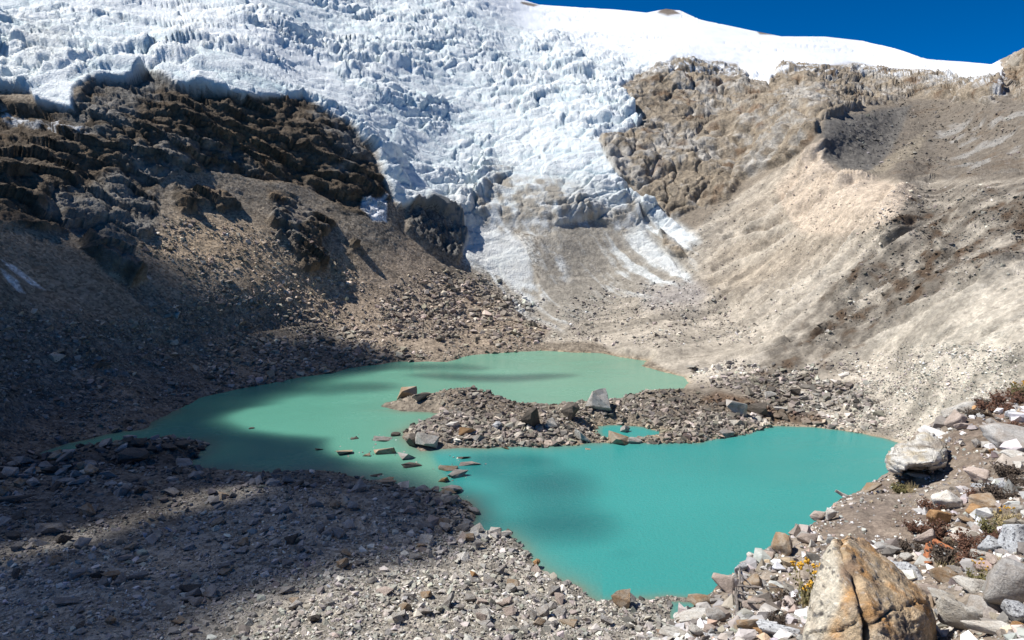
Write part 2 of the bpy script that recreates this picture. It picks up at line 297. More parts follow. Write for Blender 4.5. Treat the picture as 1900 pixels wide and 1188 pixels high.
# gullies worn down the moraine face, each with a steep shaded flank
gul = np.zeros(len(flat), F32); pale = np.zeros(len(flat), F32)
mm_ = np.where(mor > .05)[0]
for g_ in [[(1662,342),(1640,372),(1600,410),(1580,438),(1520,500),(1440,540)], [(1535,275),(1450,370),(1350,445)], [(1585,345),(1500,395),(1420,425),(1340,452)], [(1560,330),(1480,420),(1400,470),(1330,500)], [(1700,425),(1620,478),(1540,535),(1440,615)], [(1640,430),(1560,495),(1480,560),(1400,600)],
           [(1820,530),(1700,585),(1600,640),(1490,690),(1420,720)], [(1910,585),(1760,660),(1650,740),(1600,770)], [(1850,500),(1700,555),(1560,620),(1400,665),(1300,690)], [(1930,520),(1800,600),(1700,670)], [(1600,560),(1520,600),(1400,640)], [(2000,620),(1850,700),(1740,790)], [(1500,330),(1420,400),(1340,430)], [(1750,480),(1650,530),(1560,580)]]:
    G_ = np.array(g_, float); gx_ = pxf[mm_]+wx[mm_]*.9+fine[mm_]*5; gy_ = pyf[mm_]+wy[mm_]*.9
    up_, dn_ = pline(G_, gx_, gy_), pline(G_, gx_-3, gy_-7)
    w_ = 5+3*n0g[mm_]
    gul[mm_] -= (2.6*np.exp(-(up_/w_)**2)).astype(F32); gul[mm_] += (1.3*np.exp(-(dn_/(w_*1.4))**2)).astype(F32); pale[mm_] = np.maximum(pale[mm_], np.exp(-(dn_/(w_*1.6))**2))
disp += mor*gul*np.clip(Df/300, .5, 1.2).astype(F32)
# scree: rills and hummocks
scr = np.clip(1-rock-ice, 0, 1)*shore.ravel()
k = np.where((scr > .02) & (mor > .02))[0]; q = flat[k]
rl = q*np.array([.10, 1., .25], F32)+np.stack([0*x_[k], fbm(q, .02, 3, 201)*9, 0*x_[k]], 1)
steep = np.clip(z_[k]/20, 0, 1)
rill = fbm(rl, .07, 5, 211, .55, True)
badl = np.clip(sstep(.0, .35, fbm(q*np.array([.6, 1, 1], F32), .022, 3, 215)), 0, 1)
disp[k] += mor[k]*scr[k]*(steep*(rill*(1.6+4.2*badl)+fbm(rl, .22, 3, 213, .55, True)*(.3+1.3*badl)-2.2*badl*np.exp(-np.abs(noise(rl*F32(.09), 214))*8))+fbm(q, .05, 4, 221)*1.3*(.4+.6*steep)+fbm(q, .5, 3, 231)*.25)
k = np.where((scr > .02) & (mor < .98))[0]; q = flat[k]
o_ = 1-mor[k]; nr = np.clip(Df[k]/250, .35, 1)
disp[k] += o_*scr[k]*(fbm(q*np.array([.6, 1, .5], F32), .05, 4, 241)*1.6*nr+fbm(q, .6, 4, 251, .6, True)*.32*nr+.4*nr*fbm(q*np.array([.25, 1, .4], F32), .12, 3, 252, .5, True))
k = np.where(blackice > .02)[0]; q = flat[k]; disp[k] += blackice[k]*(fbm(q*np.array([1.6, 1, .35], F32), .11, 4, 261, .5, True)*4+1.5)
k = np.where(hillr > .02)[0]; disp[k] += hillr[k]*fbm(flat[k], .05, 5, 348, .55, True)*2.0
disp = np.clip(disp, -9, 13)
far_sky = np.clip(vv[None]*nv/6, 0, 1)*np.ones((nu, 1)); disp *= (.25+.75*far_sky).ravel().astype(F32)
V = flat+Nn.reshape(-1, 3).astype(F32)*disp[:, None]
lowl = lowf & (out.ravel() < 0); V[lowl, 2] = np.minimum(V[lowl, 2], -.03)
# ------------------------------------------------------------------ what the ground is made of
def C3(*c): return np.array(c, F32)
n_a = fbm(flat, .02, 4, 301)[:, None]; n_b = fbm(flat, .12, 4, 311)[:, None]; n_c = fine[:, None]
def lerp(a, b, t):
    t = t if getattr(t, 'ndim', 0) == 2 else np.asarray(t)[:, None]; return a*(1-t)+b*t
col = np.tile(C3(.26, .222, .175), (len(flat), 1))                                 # grey brown scree
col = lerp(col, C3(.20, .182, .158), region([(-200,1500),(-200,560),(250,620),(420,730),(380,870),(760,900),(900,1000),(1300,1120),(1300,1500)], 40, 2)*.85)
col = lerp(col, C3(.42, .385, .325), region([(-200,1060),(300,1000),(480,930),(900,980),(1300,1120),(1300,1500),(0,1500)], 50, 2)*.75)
col = lerp(col, C3(.45, .345, .235), region([(250,470),(330,400),(480,420),(560,500),(640,470),(700,540),(740,600),(620,600),(440,530)], 40, 1.5)*.85)
col = lerp(col, C3(.36, .29, .22), region([(600,560),(760,440),(900,560),(1020,600),(1000,645),(700,665)], 30, 1.5)*.8)
col = lerp(col, C3(.42, .375, .31), mor)
col = lerp(col, C3(.40, .34, .265), mor*.8*region([(1500,280),(1540,310),(1670,340),(1700,400),(1560,470),(1380,560),(1300,540),(1340,420)], 30, 1.5))
col = lerp(col, C3(.52, .47, .39), mor*region([(2100,480),(1850,500),(1700,560),(1560,680),(1560,760),(1750,850),(2100,800)], 40, 2)*.8)
rlc = fbm(flat*np.array([.10, 1., .25], F32)+np.stack([0*flat[:, 0], fbm(flat, .02, 3, 201)*9, 0*flat[:, 0]], 1), .09, 5, 341, .6)
col = col*(1-(mor*np.clip(.06+.8*rlc+.4*n_b[:, 0], -.12, .35))[:, None])
col = lerp(col, C3(.55, .50, .42), mor*pale*.55)
gw = np.clip(region([(1665,338),(1700,345),(1905,338),(2100,338),(2100,480),(1900,500),(1720,560),(1600,640),(1420,720),(1400,690),(1500,580),(1600,480),(1680,400)], 14, 1.6), 0, 1)
col = lerp(col, C3(.165, .145, .12), gw*.9*np.clip(.85+1.6*n_b[:, 0], 0, 1))
veg = np.clip(gw+region([(1380,700),(1500,620),(1640,600),(1600,700),(1560,800),(1400,800)], 20, 1.5)*.8+.75*hillr, 0, 1)*sstep(.02, .35, (n_a*.5+n_b*.6+n_c*.3)[:, 0])
col = lerp(col, C3(.085, .052, .03), veg*.8)
col = lerp(col, C3(.19, .165, .135), hillr*(1-veg)); hb_ = region([(1720,250),(1900,200),(2100,180),(2100,320),(1760,325)], 20, 1.5)*sstep(.05, .25, fbm(flat, .05, 4, 345)); col = lerp(col, C3(.33, .32, .30), hb_*.75)
col = lerp(col, C3(.165, .155, .14), region([(1530,225),(1690,200),(1650,290),(1620,325),(1560,318),(1522,292)], 5, .25))
col = lerp(col, C3(.30, .26, .20), region([(1692,262),(1720,250),(1700,290),(1640,328),(1600,330),(1640,305)], 4, .3)*.8)
col = lerp(col, C3(.58, .48, .375), mor*region([(1525,262),(1545,300),(1670,338),(1700,345),(1660,420),(1560,440),(1480,430),(1440,350)], 9, .5)*.8)
col = lerp(col, C3(.38, .30, .21), region([(1850,130),(1900,80),(2100,20),(2100,200),(1880,180)], 6, .4))
col = lerp(col, C3(.36, .335, .32), region([(1180,520),(1260,515),(1330,550),(1290,590),(1200,570)], 18, 1.2)*.7)
col = lerp(col, C3(.20, .165, .13), region([(810,742),(860,725),(960,748),(1010,770),(1000,800),(900,790),(830,775)], 8, .6)*.7)
col = lerp(col, C3(.17, .14, .11), region([(1180,735),(1300,715),(1460,700),(1480,790),(1400,780),(1250,785)], 16, 1)*.65)
col = lerp(col, C3(.14, .085, .05), region([(1290,760),(1330,745),(1390,755),(1440,770),(1520,778),(1540,792),(1430,790),(1380,770)], 5, .5)*.8)
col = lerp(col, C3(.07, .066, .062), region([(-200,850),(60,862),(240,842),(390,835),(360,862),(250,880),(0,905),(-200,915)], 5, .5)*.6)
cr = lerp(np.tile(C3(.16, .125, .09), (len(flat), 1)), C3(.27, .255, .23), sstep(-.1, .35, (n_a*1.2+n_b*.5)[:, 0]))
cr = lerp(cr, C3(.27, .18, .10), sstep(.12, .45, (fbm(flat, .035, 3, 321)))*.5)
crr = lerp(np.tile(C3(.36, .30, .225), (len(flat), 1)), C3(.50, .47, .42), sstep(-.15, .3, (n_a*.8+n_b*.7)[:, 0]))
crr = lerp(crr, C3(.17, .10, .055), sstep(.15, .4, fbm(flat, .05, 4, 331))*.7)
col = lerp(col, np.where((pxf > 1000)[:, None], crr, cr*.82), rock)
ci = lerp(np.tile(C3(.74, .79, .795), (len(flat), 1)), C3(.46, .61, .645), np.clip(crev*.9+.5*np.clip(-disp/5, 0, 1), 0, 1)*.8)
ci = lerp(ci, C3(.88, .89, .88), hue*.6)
ci = lerp(ci, C3(.84, .855, .87), snow)
dirt = np.clip(region([(920,320),(960,310),(1060,370),(1170,390),(1160,440),(1100,470),(1200,600),(1000,640),(960,560),(1000,520),(960,440),(900,400)], 30, 3)*.85, 0, 1)
dirt2 = region([(740,380),(900,350),(1100,340),(1190,400),(1280,520),(1000,600),(850,500)], 40, 1)*.3+region([(60,60),(140,80),(110,130),(40,110)], 20, 1)*.2
dv = np.clip(dirt*(.55+1.5*n_b[:, 0]-1.1*fbm(np.stack([x_*.86+y_*.5, (y_*.86-x_*.5)*.15, z_*.05], 1), .12, 4, 355, .6)), 0, 1)+np.clip(dirt2+.5*n_b[:, 0]*dirt2, 0, .6)
ci = lerp(ci, C3(.34, .305, .25), np.clip(dv, 0, .95))
slab = region([(760,400),(1000,380),(1200,400),(1285,450),(1275,530),(1180,560),(1040,610),(960,580),(880,500)], 18, 1.2)
col = lerp(col, C3(.34, .315, .27), slab*(1-rock)*.8)
sq = np.stack([x_*.86+y_*.5, (y_*.86-x_*.5)*.10, z_*.04], 1)
stk = fbm(sq, .16, 4, 351, .6)+.4*n_b[:, 0]
low_ice = np.clip(icesoft*1.15+stk*.9*icesoft, 0, 1)+slab*sstep(-.02, .35, stk)*.9*(1-rock)
li = sstep(388, 425, pyf); icc = np.where(pyf > 388, ice*(1-li)+np.clip(low_ice, 0, .93)*li, ice)
icc[(pxf > 1866)] = 0
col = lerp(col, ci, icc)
col = lerp(col, C3(.12, .12, .115), blackice*.85)
# thin old snow lying in the cracks of the upper rock walls and streaks on the shaded scree
sko = np.maximum.reduce([region([(1220,24),(1232,15),(1250,18),(1262,26),(1240,30)], 2, .15), region([(1398,54),(1425,58),(1442,66),(1410,64)], 2, .15), region([(968,4),(1000,10),(990,14),(965,9)], 2, .1)])
col = lerp(col, C3(.22, .18, .14), sko)
dust = region([(1180,130),(1250,100),(1380,112),(1450,118),(1862,140),(1862,175),(1700,150),(1560,140),(1440,145),(1390,150),(1250,135)], 10, 1.5)*sstep(.05, .12, n_c[:, 0]*.7+n_b[:, 0]*.5)
dust = np.maximum(dust, (region([(0,498),(30,520),(46,545),(30,540),(8,515)], 3, .2)+region([(0,480),(28,492),(85,535),(60,528),(20,500)], 2, .2))*.75+region([(218,482),(238,480),(280,520),(262,516)], 3, .3)*.35)
dust = np.maximum(dust, region([(675,365),(718,362),(716,410),(690,410),(670,385)], 3, .3))
dust = np.maximum(dust, .7*region([(0,190),(40,200),(150,235),(160,250),(60,225),(0,205)], 4, .5)*sstep(0, .1, n_c[:, 0]))
col = lerp(col, C3(.80, .83, .86), dust*.9)
rim = (low.ravel() & (out.ravel() > 0))*np.exp(-np.clip(out.ravel(), 0, 50)/.8)*(pxf > 1000)*(pyf < 830)
col = lerp(col, C3(.48, .36, .22), rim*.7)
wet = lowf*np.exp(-np.abs(out.ravel())/.7)*(1-np.clip(rim*2, 0, 1)); col = col*(1-.3*wet[:, None])
col = np.clip(col*(1+.28*n_c*(1-ice[:, None])), .01, .95)
# ------------------------------------------------------------------ link as the named pieces of the setting
idx = np.arange(nu*nv).reshape(nu, nv)
Fq = np.stack([idx[:-1, :-1], idx[:-1, 1:], idx[1:, 1:], idx[1:, :-1]], -1).reshape(-1, 4)
def fm(a): return a[Fq[:, 0]]
cls = np.zeros(len(Fq), int)                                       # 0 ground by the lake
cls[(fm(pyf) < 900) & (fm(pxf) < 1130) & ~((fm(lowf)) & (fm(out.ravel()) < 12))] = 4
cls[(fm(pxf) > 1000) & (fm(pyf) < 640)] = 5
cls[fm(mor) > .5] = 5; cls[fm(hillr) > .5] = 6
damr = np.zeros(len(flat), bool); 
cls[(fm(rock) > .5) & (fm(pxf) < 1000)] = 2; cls[(fm(rock) > .5) & (fm(pxf) >= 1000)] = 3
cls[fm(ice) > .5] = 1; cls[(fm(ice)*fm(snow) > .5) & (fm(pxf) > 950)] = 7
for c, (nm, mt, lb) in {0: ('ground', M_SCREE, 'stony grey ground along the near shore and the bar between the lakes'), 1: ('glacier', M_ICE, 'broken blue white icefall tumbling down the mountain'), 2: ('cliff', M_CLIFF, 'dark brown rock cliff in shade under the left edge of the ice'),
      3: ('mountain_wall', M_CLIFF, 'pale brown rocky wall right of the icefall below the snow'), 4: ('scree_slope', M_SCREE, 'brown scree slope falling to the left shore of the far lake'), 5: ('moraine', M_MOR, 'pale eroded moraine slope right of the lakes'),
      6: ('hillside', M_MOR, 'dark hollow and hillside behind the pale moraine crest'), 7: ('snowfield', M_SNOW, 'smooth white snowfield under the skyline')}.items():
    f = Fq[cls == c]
    if len(f) == 0: continue
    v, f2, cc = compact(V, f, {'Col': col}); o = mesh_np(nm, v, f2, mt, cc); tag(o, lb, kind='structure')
# back of the range, so that the mountain is a body and not a shell
e0 = V.reshape(nu, nv, 3)[:, 0]; e1 = e0+np.array([0, 260, -160]); e2 = e0*np.array([1.3, 1, 0])+np.array([0, 700, -20])
bv = np.concatenate([e0, e1, e2]); r_ = np.arange(nu-1)
bf = np.concatenate([np.stack([r_, r_+1, r_+1+nu, r_+nu], -1), np.stack([r_+nu, r_+1+nu, r_+1+2*nu, r_+2*nu], -1)])
tag(mesh_np('mountain_back', bv, bf, M_MOR, {'Col': np.tile(C3(.3, .27, .22), (len(bv), 1))}), kind='structure')
# ------------------------------------------------------------------ water
def out_at(X, Yw):
    s_ = polysd(LAKE, X, Yw)
    for pl in (POOL, POOL2): s_ = np.maximum(s_, polysd(pl, X, Yw))
    return -s_+fbm(np.stack([X, Yw, X*0], -1).astype(F32), .16, 4, 3)*1.6
gx, gy = np.meshgrid(np.arange(-60, 1830, 4.), np.arange(636, 1190, 2.5), indexing='ij')
Wp = wpos(gx.ravel(), gy.ravel(), depth_z(gx.ravel(), gy.ravel(), 0)); Wp[:, 2] = 0
wo = out_at(Wp[:, 0], Wp[:, 1]); gxf, gyf = gx.ravel(), gy.ravel()
damy = np.interp(gxf, [745, 850, 1000, 1250, 1430], [795, 790, 788, 770, 760])
nearw = sstep(-14, 14, (gxf-(770+(gyf-800)*.65)))*sstep(-3, 3, gyf-damy)
wc = lerp(np.tile(C3(.16, .325, .23), (len(Wp), 1)), C3(.04, .275, .25), nearw)
wc = lerp(wc, C3(.085, .295, .22), (1-nearw)*sstep(1100, 500, gxf)*.8)
wc = lerp(wc, C3(.17, .20, .14), np.exp(-np.clip(-wo, 0, 99)/np.where(gxf < 1120, 2.2, .9))*.8*(gyf > 760))
wc = lerp(wc, C3(.12, .24, .20), sstep(6, 1, -wo)*sstep(930, 700, gxf)*sstep(800, 860, gyf)*.6)
wq = np.stack([Wp[:, 0]*.4, Wp[:, 1], Wp[:, 2]], -1).astype(F32)
wc = wc*(1+.10*fbm(wq, .03, 3, 401)[:, None])
M_W, n, l, b = mat_new('glacial_water')
at = N(n, 'ShaderNodeVertexColor', layer_name='Col'); l.new(at.outputs[0], b.inputs['Base Color'])
b.inputs['Roughness'].default_value = .07; b.inputs['IOR'].default_value = 1.33; b.inputs['Specular IOR Level'].default_value = .42
tc = n.new('ShaderNodeTexCoord'); w1 = N(n, 'ShaderNodeTexNoise', Scale=1.6, Detail=5., Roughness=.65); l.new(tc.outputs['Object'], w1.inputs['Vector'])
bu = N(n, 'ShaderNodeBump', Distance=.16, Strength=1.); l.new(w1.outputs[0], bu.inputs['Height']); l.new(bu.outputs[0], b.inputs['Normal'])
mp_ = N(n, 'ShaderNodeMapping'); mp_.inputs['Scale'].default_value = (.5, 1, 1); l.new(tc.outputs['Object'], mp_.inputs[0]); w2 = N(n, 'ShaderNodeTexNoise', Scale=.06, Detail=4., Roughness=.6); l.new(mp_.outputs[0], w2.inputs['Vector'])
mr = N(n, 'ShaderNodeMapRange'); mr.inputs[1].default_value = .4; mr.inputs[2].default_value = .62; mr.inputs[3].default_value = .03; mr.inputs[4].default_value = .28; l.new(w2.outputs[0], mr.inputs[0]); l.new(mr.outputs[0], b.inputs['Roughness'])
ni, nj = gx.shape; ii = np.arange(ni*nj).reshape(ni, nj); wf = np.stack([ii[:-1, :-1], ii[:-1, 1:], ii[1:, 1:], ii[1:, :-1]], -1).reshape(-1, 4)
wf = wf[wo[wf].min(1) < 1.5]
nl = (nearw[wf[:, 0]] > .5)
for nm, sel, lb in (('near_lake', nl, 'turquoise near lake below the stone bar'), ('far_lake', ~nl, 'milky green far lake under the icefall')):
    v, f2, cc = compact(Wp, wf[sel], {'Col': wc}); tag(mesh_np(nm, v, f2[:, ::-1], M_W, cc), lb, kind='structure')
# ------------------------------------------------------------------ broken cloud high to the left, outside the view: it throws the soft shade
V3 = V.reshape(nu, nv, 3)
def gidx(px, py):
    i = np.clip(np.rint((np.asarray(px, float)+130)/STEP).astype(int), 0, nu-1)
    j = np.clip(np.rint((np.asarray(py, float)-top[i])/(1300-top[i])*(nv-1)).astype(int), 0, nv-1); return i, j
def gp(px, py): i, j = gidx(px, py); return V3[i, j].astype(float)
ZC = 320.
def up(poly):
    r = []
    for x, y in poly:
        p = gp(x, y); p = p-np.array([max(0, -129-x)*.35, 0, 0]); q = p+S*(ZC-p[2])/S[2]; r.append((q[0], q[1]))
    return r
def oval(cx, cy, rx, ry, n=14): return [(cx+rx*math.cos(6.2832*k/n), cy+ry*math.sin(6.2832*k/n)) for k in range(n)]
CL = [(up([(-420,380),(-129,400),(60,425),(235,450),(320,510),(450,585),(600,635),(735,668),(700,690),(610,702),(540,735),(480,770),(500,800),(600,815),(660,850),(740,890),(850,935),(890,975),(850,1005),(720,1045),(600,1085),(450,1135),(360,1190),(200,1299),(-420,1299)]), 11, 80, 1)]
CL += [(up(oval(590, 788, 170, 24)), 7, 80, -1), (up(oval(700, 835, 70, 20)), 5, 80, -1), (up([(-350,1090),(0,1032),(150,992),(330,930),(480,914),(492,938),(300,976),(150,1022),(0,1064),(-350,1120)]), 3.5, 62, -1)]
CL += [(up(oval(790, 686, 130, 7)), 6, 26, 1), (up(oval(930, 706, 150, 6)), 6, 30, 1), (up(oval(1040, 905, 80, 30)), 10, 24, 1), (up(oval(1060, 980, 90, 26)), 10, 26, 1), (up(oval(900, 880, 50, 10)), 7, 22, 1), (up(oval(960, 855, 80, 10)), 6, 20, 1), (up(oval(640, 730, 110, 10)), 7, 26, 1)]
allq = np.concatenate([np.array(c[0]) for c in CL]); lo_, hi_ = allq.min(0)-25, allq.max(0)+25
cx = np.arange(lo_[0], hi_[0], 2.); cyv = np.arange(lo_[1], hi_[1], 2.); CX, CY = np.meshgrid(cx, cyv, indexing='ij')
q = np.stack([CX.ravel(), CY.ravel(), CX.ravel()*0], -1).astype(F32)
cw = fbm(q, .04, 4, 501)*6; T = np.zeros(len(q))
for pl, soft, th, sg in CL:
    m_ = sstep(-soft, soft, polysd(pl, q[:, 0], q[:, 1])+cw*(.4 if sg < 0 else 1 if th > 50 else .15))
    T = T+th*m_*(1-T/110) if sg > 0 else np.maximum(0, T-th*m_)
T = (np.maximum(0, T*(1+.25*fbm(q, .05, 3, 511))-.8)*sstep(0, 9, T)).reshape(CX.shape); T[0] = T[-1] = 0; T[:, 0] = T[:, -1] = 0
lab_ = np.zeros(T.shape, bool)
for a0, b0_ in np.argwhere(T > 0):
    if lab_[a0, b0_]: continue
    st = [(a0, b0_)]; lab_[a0, b0_] = True; comp = []
    while st:
        a, b_ = st.pop(); comp.append((a, b_))
        for a2, b2 in ((a+1, b_), (a-1, b_), (a, b_+1), (a, b_-1)):
            if T[a2, b2] > 0 and not lab_[a2, b2]: lab_[a2, b2] = True; st.append((a2, b2))
    if len(comp) < 30:
        for c_ in comp: T[c_] = 0
lift = (fbm(q, .02, 4, 521)*14).reshape(CX.shape)
nc = T.size; ci_ = np.arange(nc).reshape(CX.shape); sx_, sy_ = S[0]/S[2], S[1]/S[2]; ht, hb = lift+T*.62, lift-T*.38
tv = np.stack([CX+sx_*ht, CY+sy_*ht, ZC+ht], -1).reshape(-1, 3); bvv = np.stack([CX+sx_*hb, CY+sy_*hb, ZC+hb], -1).reshape(-1, 3)
cf = np.stack([ci_[:-1, :-1], ci_[1:, :-1], ci_[1:, 1:], ci_[:-1, 1:]], -1).reshape(-1, 4); Tf = T.ravel(); cf = cf[Tf[cf].max(1) > 0]
cf = np.concatenate([cf[:, [0, 1, 2]], cf[:, [0, 2, 3]]]); cf = cf[Tf[cf].max(1) > 0]; bid = np.where(Tf > 0, np.arange(nc)+nc, np.arange(nc)); cfb = bid[cf][:, ::-1]
M_C, n, l, b = mat_new('cloud_vapour'); n.remove(b); vo = n.new('ShaderNodeVolumePrincipled'); vo.inputs['Density'].default_value = .028; vo.inputs['Color'].default_value = (1, 1, 1, 1)
l.new(vo.outputs[0], n['Material Output'].inputs['Volume'])
v, f2, cc = compact(np.concatenate([tv, bvv]), np.concatenate([cf, cfb]), {})
tag(mesh_np('clouds', v, f2, M_C, smooth=False, nper=3), 'broken white clouds drifting high over the left side of the valley', kind='stuff')
# ------------------------------------------------------------------ near slope the photographer stands on
FC = [(1700,1188,5.3),(1300,1110,8),(1690,880,13.2),(1870,730,20),(1900,900,10),(1250,1188,6.6),(1450,1005,9.5),(1560,925,11.5),(1800,765,17),(1600,1050,7.4),(1900,1188,4.4),(2150,1188,3.8),(2150,900,8.2),(2150,700,20),(1750,1000,8.2),(1500,1188,5.8),(1400,1300,4.8),(1900,1400,3.3),(1000,1400,4.6),(1000,1700,3.),(1600,1500,3.5),(2200,1500,2.8),(1600,1900,2.2),(400,1500,4.2),(-300,1500,4),(-300,1900,2.4),(2200,1900,2),(600,1900,2.4)]
FFIT = tps_fit(np.array([(x, y, 1/depth_y(x, y, d)) for x, y, d in FC]), 1e-3)
CREST = np.array([(-320,1420),(600,1400),(1080,1330),(1150,1262),(1225,1192),(1262,1150),(1330,1092),(1400,1042),(1450,1012),(1500,985),(1560,932),(1620,893),(1655,868),(1700,806),(1760,770),(1800,753),(1850,733),(1900,715),(2000,692),(2220,660)], float)
fu = np.concatenate([np.arange(-320, 1150, 30.), np.arange(1150, 2222, 2.6)]); fn = len(fu); fvn = 420
fc = np.interp(fu, CREST[:, 0], CREST[:, 1]); ft = np.linspace(0, 1, fvn)**1.25
FX = np.repeat(fu[:, None], fvn, 1); FY = fc[:, None]+(1900-fc[:, None])*ft[None]
def fdep(px, py): return 1/np.clip(tps_eval(FFIT, np.asarray(px, float), np.asarray(py, float)), 1/26., 1/1.2)
FP = wpos(FX, FY, fdep(FX, FY))
def fdisp(x, y):
    x = np.atleast_1d(x); y = np.atleast_1d(y); p = np.stack([np.asarray(x, float), np.asarray(y, float), np.zeros_like(np.asarray(x, float))], -1).astype(F32)
    return fbm(p, .45, 5, 601)*.22+fbm(p, 4., 4, 611, .6)*.035+fbm(p, 1.5, 3, 621, .5, True)*.05
fl = FP.reshape(-1, 3); fl[:, 2] += fdisp(fl[:, 0], fl[:, 1]); FP = fl.reshape(fn, fvn, 3)
# the far side of the crest falls away to the water
ks = np.array([40., 22, 12, 7, 4.5, 3, 2, 1.3, .8, .45, .2, .08]); c0 = FP[:, 0]; dr = c0[:, :2]/np.linalg.norm(c0[:, :2], axis=1, keepdims=True)
back = np.stack([np.concatenate([c0[:, :2]+dr*k, (c0[:, 2]-1.02*k-.06*np.minimum(k, 3))[:, None]], 1) for k in ks], 1)
bk = back.reshape(-1, 3); bk[:, 2] += (fbm(bk.astype(F32), .3, 3, 631)*.5*np.clip(np.tile(ks, fn)/4, 0, 1)); back = bk.reshape(back.shape)
last = c0.copy(); last[:, :2] += dr*68; last[:, 2] = -12
FA = np.concatenate([last[:, None], back, FP], 1); fh = FA.shape[1]; fi = np.arange(fn*fh).reshape(fn, fh)
ff = np.stack([fi[:-1, :-1], fi[:-1, 1:], fi[1:, 1:], fi[1:, :-1]], -1).reshape(-1, 4); fv = FA.reshape(-1, 3)
fq = fv.astype(F32); s1 = fbm(fq, .8, 4, 641)[:, None]; s2 = fbm(fq, 6, 3, 651)[:, None]
fcol = lerp(np.tile(C3(.235, .185, .145), (len(fv), 1)), C3(.33, .28, .225), sstep(-.2, .3, s1)); fcol = fcol*(1+.35*s2)
fpx = np.concatenate([np.repeat(fu[:, None], 13, 1), FX], 1).ravel(); fpy = np.concatenate([np.repeat(fc[:, None], 13, 1), FY], 1).ravel()
vg = sstep(0, 30, polysd([(1700,800),(1800,760),(1850,735),(2220,660),(2220,1150),(1830,1080),(1700,1040),(1650,960),(1700,930),(1780,900),(1720,840)], fpx, fpy))
fcol = lerp(fcol, C3(.10, .062, .035), vg*sstep(-.05, .3, (s1*.8+s2*.5)[:, 0])*.75)
fcol = lerp(fcol, C3(.27, .225, .185), sstep(0, 40, polysd([(1480,980),(1560,930),(1650,870),(1780,880),(1700,960),(1640,1000),(1560,990)], fpx, fpy))*.6)
tag(mesh_np('near_slope', fv, ff, M_SOIL, {'Col': np.clip(fcol, .02, .9)}), 'brown gravelly slope in the bottom right corner', kind='structure')
def fpt(px, py):
    p = np.array(wpos(px, py, fdep(px, py)), float).reshape(-1, 3); p[:, 2] += fdisp(p[:, 0], p[:, 1]); return p if np.ndim(px) else p[0]
# ------------------------------------------------------------------ rocks
def hull_pts(seed, n=14, box=1.):
    r = random.Random(seed); pts = []
    for k in range(n):
        v = Vector([r.gauss(0, 1) for _ in range(3)]).normalized()
        m_ = max(abs(v.x), abs(v.y), abs(v.z)); v = v.lerp(v/m_, box*r.uniform(.2, .75)); pts.append(v*r.uniform(.8, 1.05))
    return pts
def hull_bm(pts):
    bm = bmesh.new()
    for p in pts: bm.verts.new(p)
    g = bmesh.ops.convex_hull(bm, input=bm.verts)
    bmesh.ops.delete(bm, geom=[e for e in set(g['geom_interior']+g['geom_unused']) if isinstance(e, bmesh.types.BMVert)], context='VERTS')
    return bm
LOWR = []
for k in range(14):
    bm = hull_bm(hull_pts(1000+k, 9+k % 4)); bmesh.ops.triangulate(bm, faces=bm.faces); bm.verts.ensure_lookup_table()
    LOWR.append((np.array([v.co[:] for v in bm.verts], F32), np.array([[v.index for v in f.verts] for f in bm.faces], np.int32))); bm.free()
def rotm(n, tilt):
    a = RNG.uniform(0, 6.283, n); t = RNG.normal(0, tilt, n); u = RNG.uniform(0, 6.283, n)
    def rz(a): c, s, o, z = np.cos(a), np.sin(a), np.ones_like(a), np.zeros_like(a); return np.stack([c, -s, z, s, c, z, z, z, o], -1).reshape(-1, 3, 3)
    def rx(a): c, s, o, z = np.cos(a), np.sin(a), np.ones_like(a), np.zeros_like(a); return np.stack([o, z, z, z, c, -s, z, s, c], -1).reshape(-1, 3, 3)
    return rz(u) @ rx(t) @ rz(a)
def scatter(name, pos, size, base, mat, tilt=.45, flat=(.35, .8), gray=.25, sink=.2):
    """size = half width in metres; one merged mesh of angular stones"""
    n = len(pos); sc = np.stack([size*RNG.uniform(.8, 1.3, n), size*RNG.uniform(.6, 1., n), size*RNG.uniform(flat[0], flat[1], n)], -1).astype(F32)
    R = rotm(n, tilt).astype(F32); typ = RNG.integers(0, len(LOWR), n)
    g = base.mean(1, keepdims=True); cl_ = base*(1-gray)+g*gray; cl_ = cl_*np.exp(RNG.normal(.08, .36, (n, 1)))*(1+RNG.normal(0, .03, (n, 3)))
    VV, FF, CC, o = [], [], [], 0
    for t, (v, f) in enumerate(LOWR):
        k = np.where(typ == t)[0]
        if not len(k): continue
        w = np.einsum('nij,nvj->nvi', R[k], v[None]*sc[k][:, None])+pos[k][:, None]; w[..., 2] += (sc[k, 2]*(1-2*sink)*.6)[:, None]
        VV.append(w.reshape(-1, 3)); FF.append((f[None]+(np.arange(len(k))*len(v))[:, None, None]+o).reshape(-1, 3)); CC.append(np.repeat(cl_[k], len(v), 0)); o += len(k)*len(v)
    return mesh_np(name, np.concatenate(VV), np.concatenate(FF), mat, {'Col': np.clip(np.concatenate(CC), .02, .9)}, smooth=False, nper=3)
M_STONE = ground_material('stone_face', 2.5, .6, .25, .12, .3, stone=.3)
M_PEB = ground_material('pebble_face', .2, .05, .02, .008, .3, stone=.3)
outf = out.ravel()
Pm, Sm, Cm = [], [], []; PMD = []
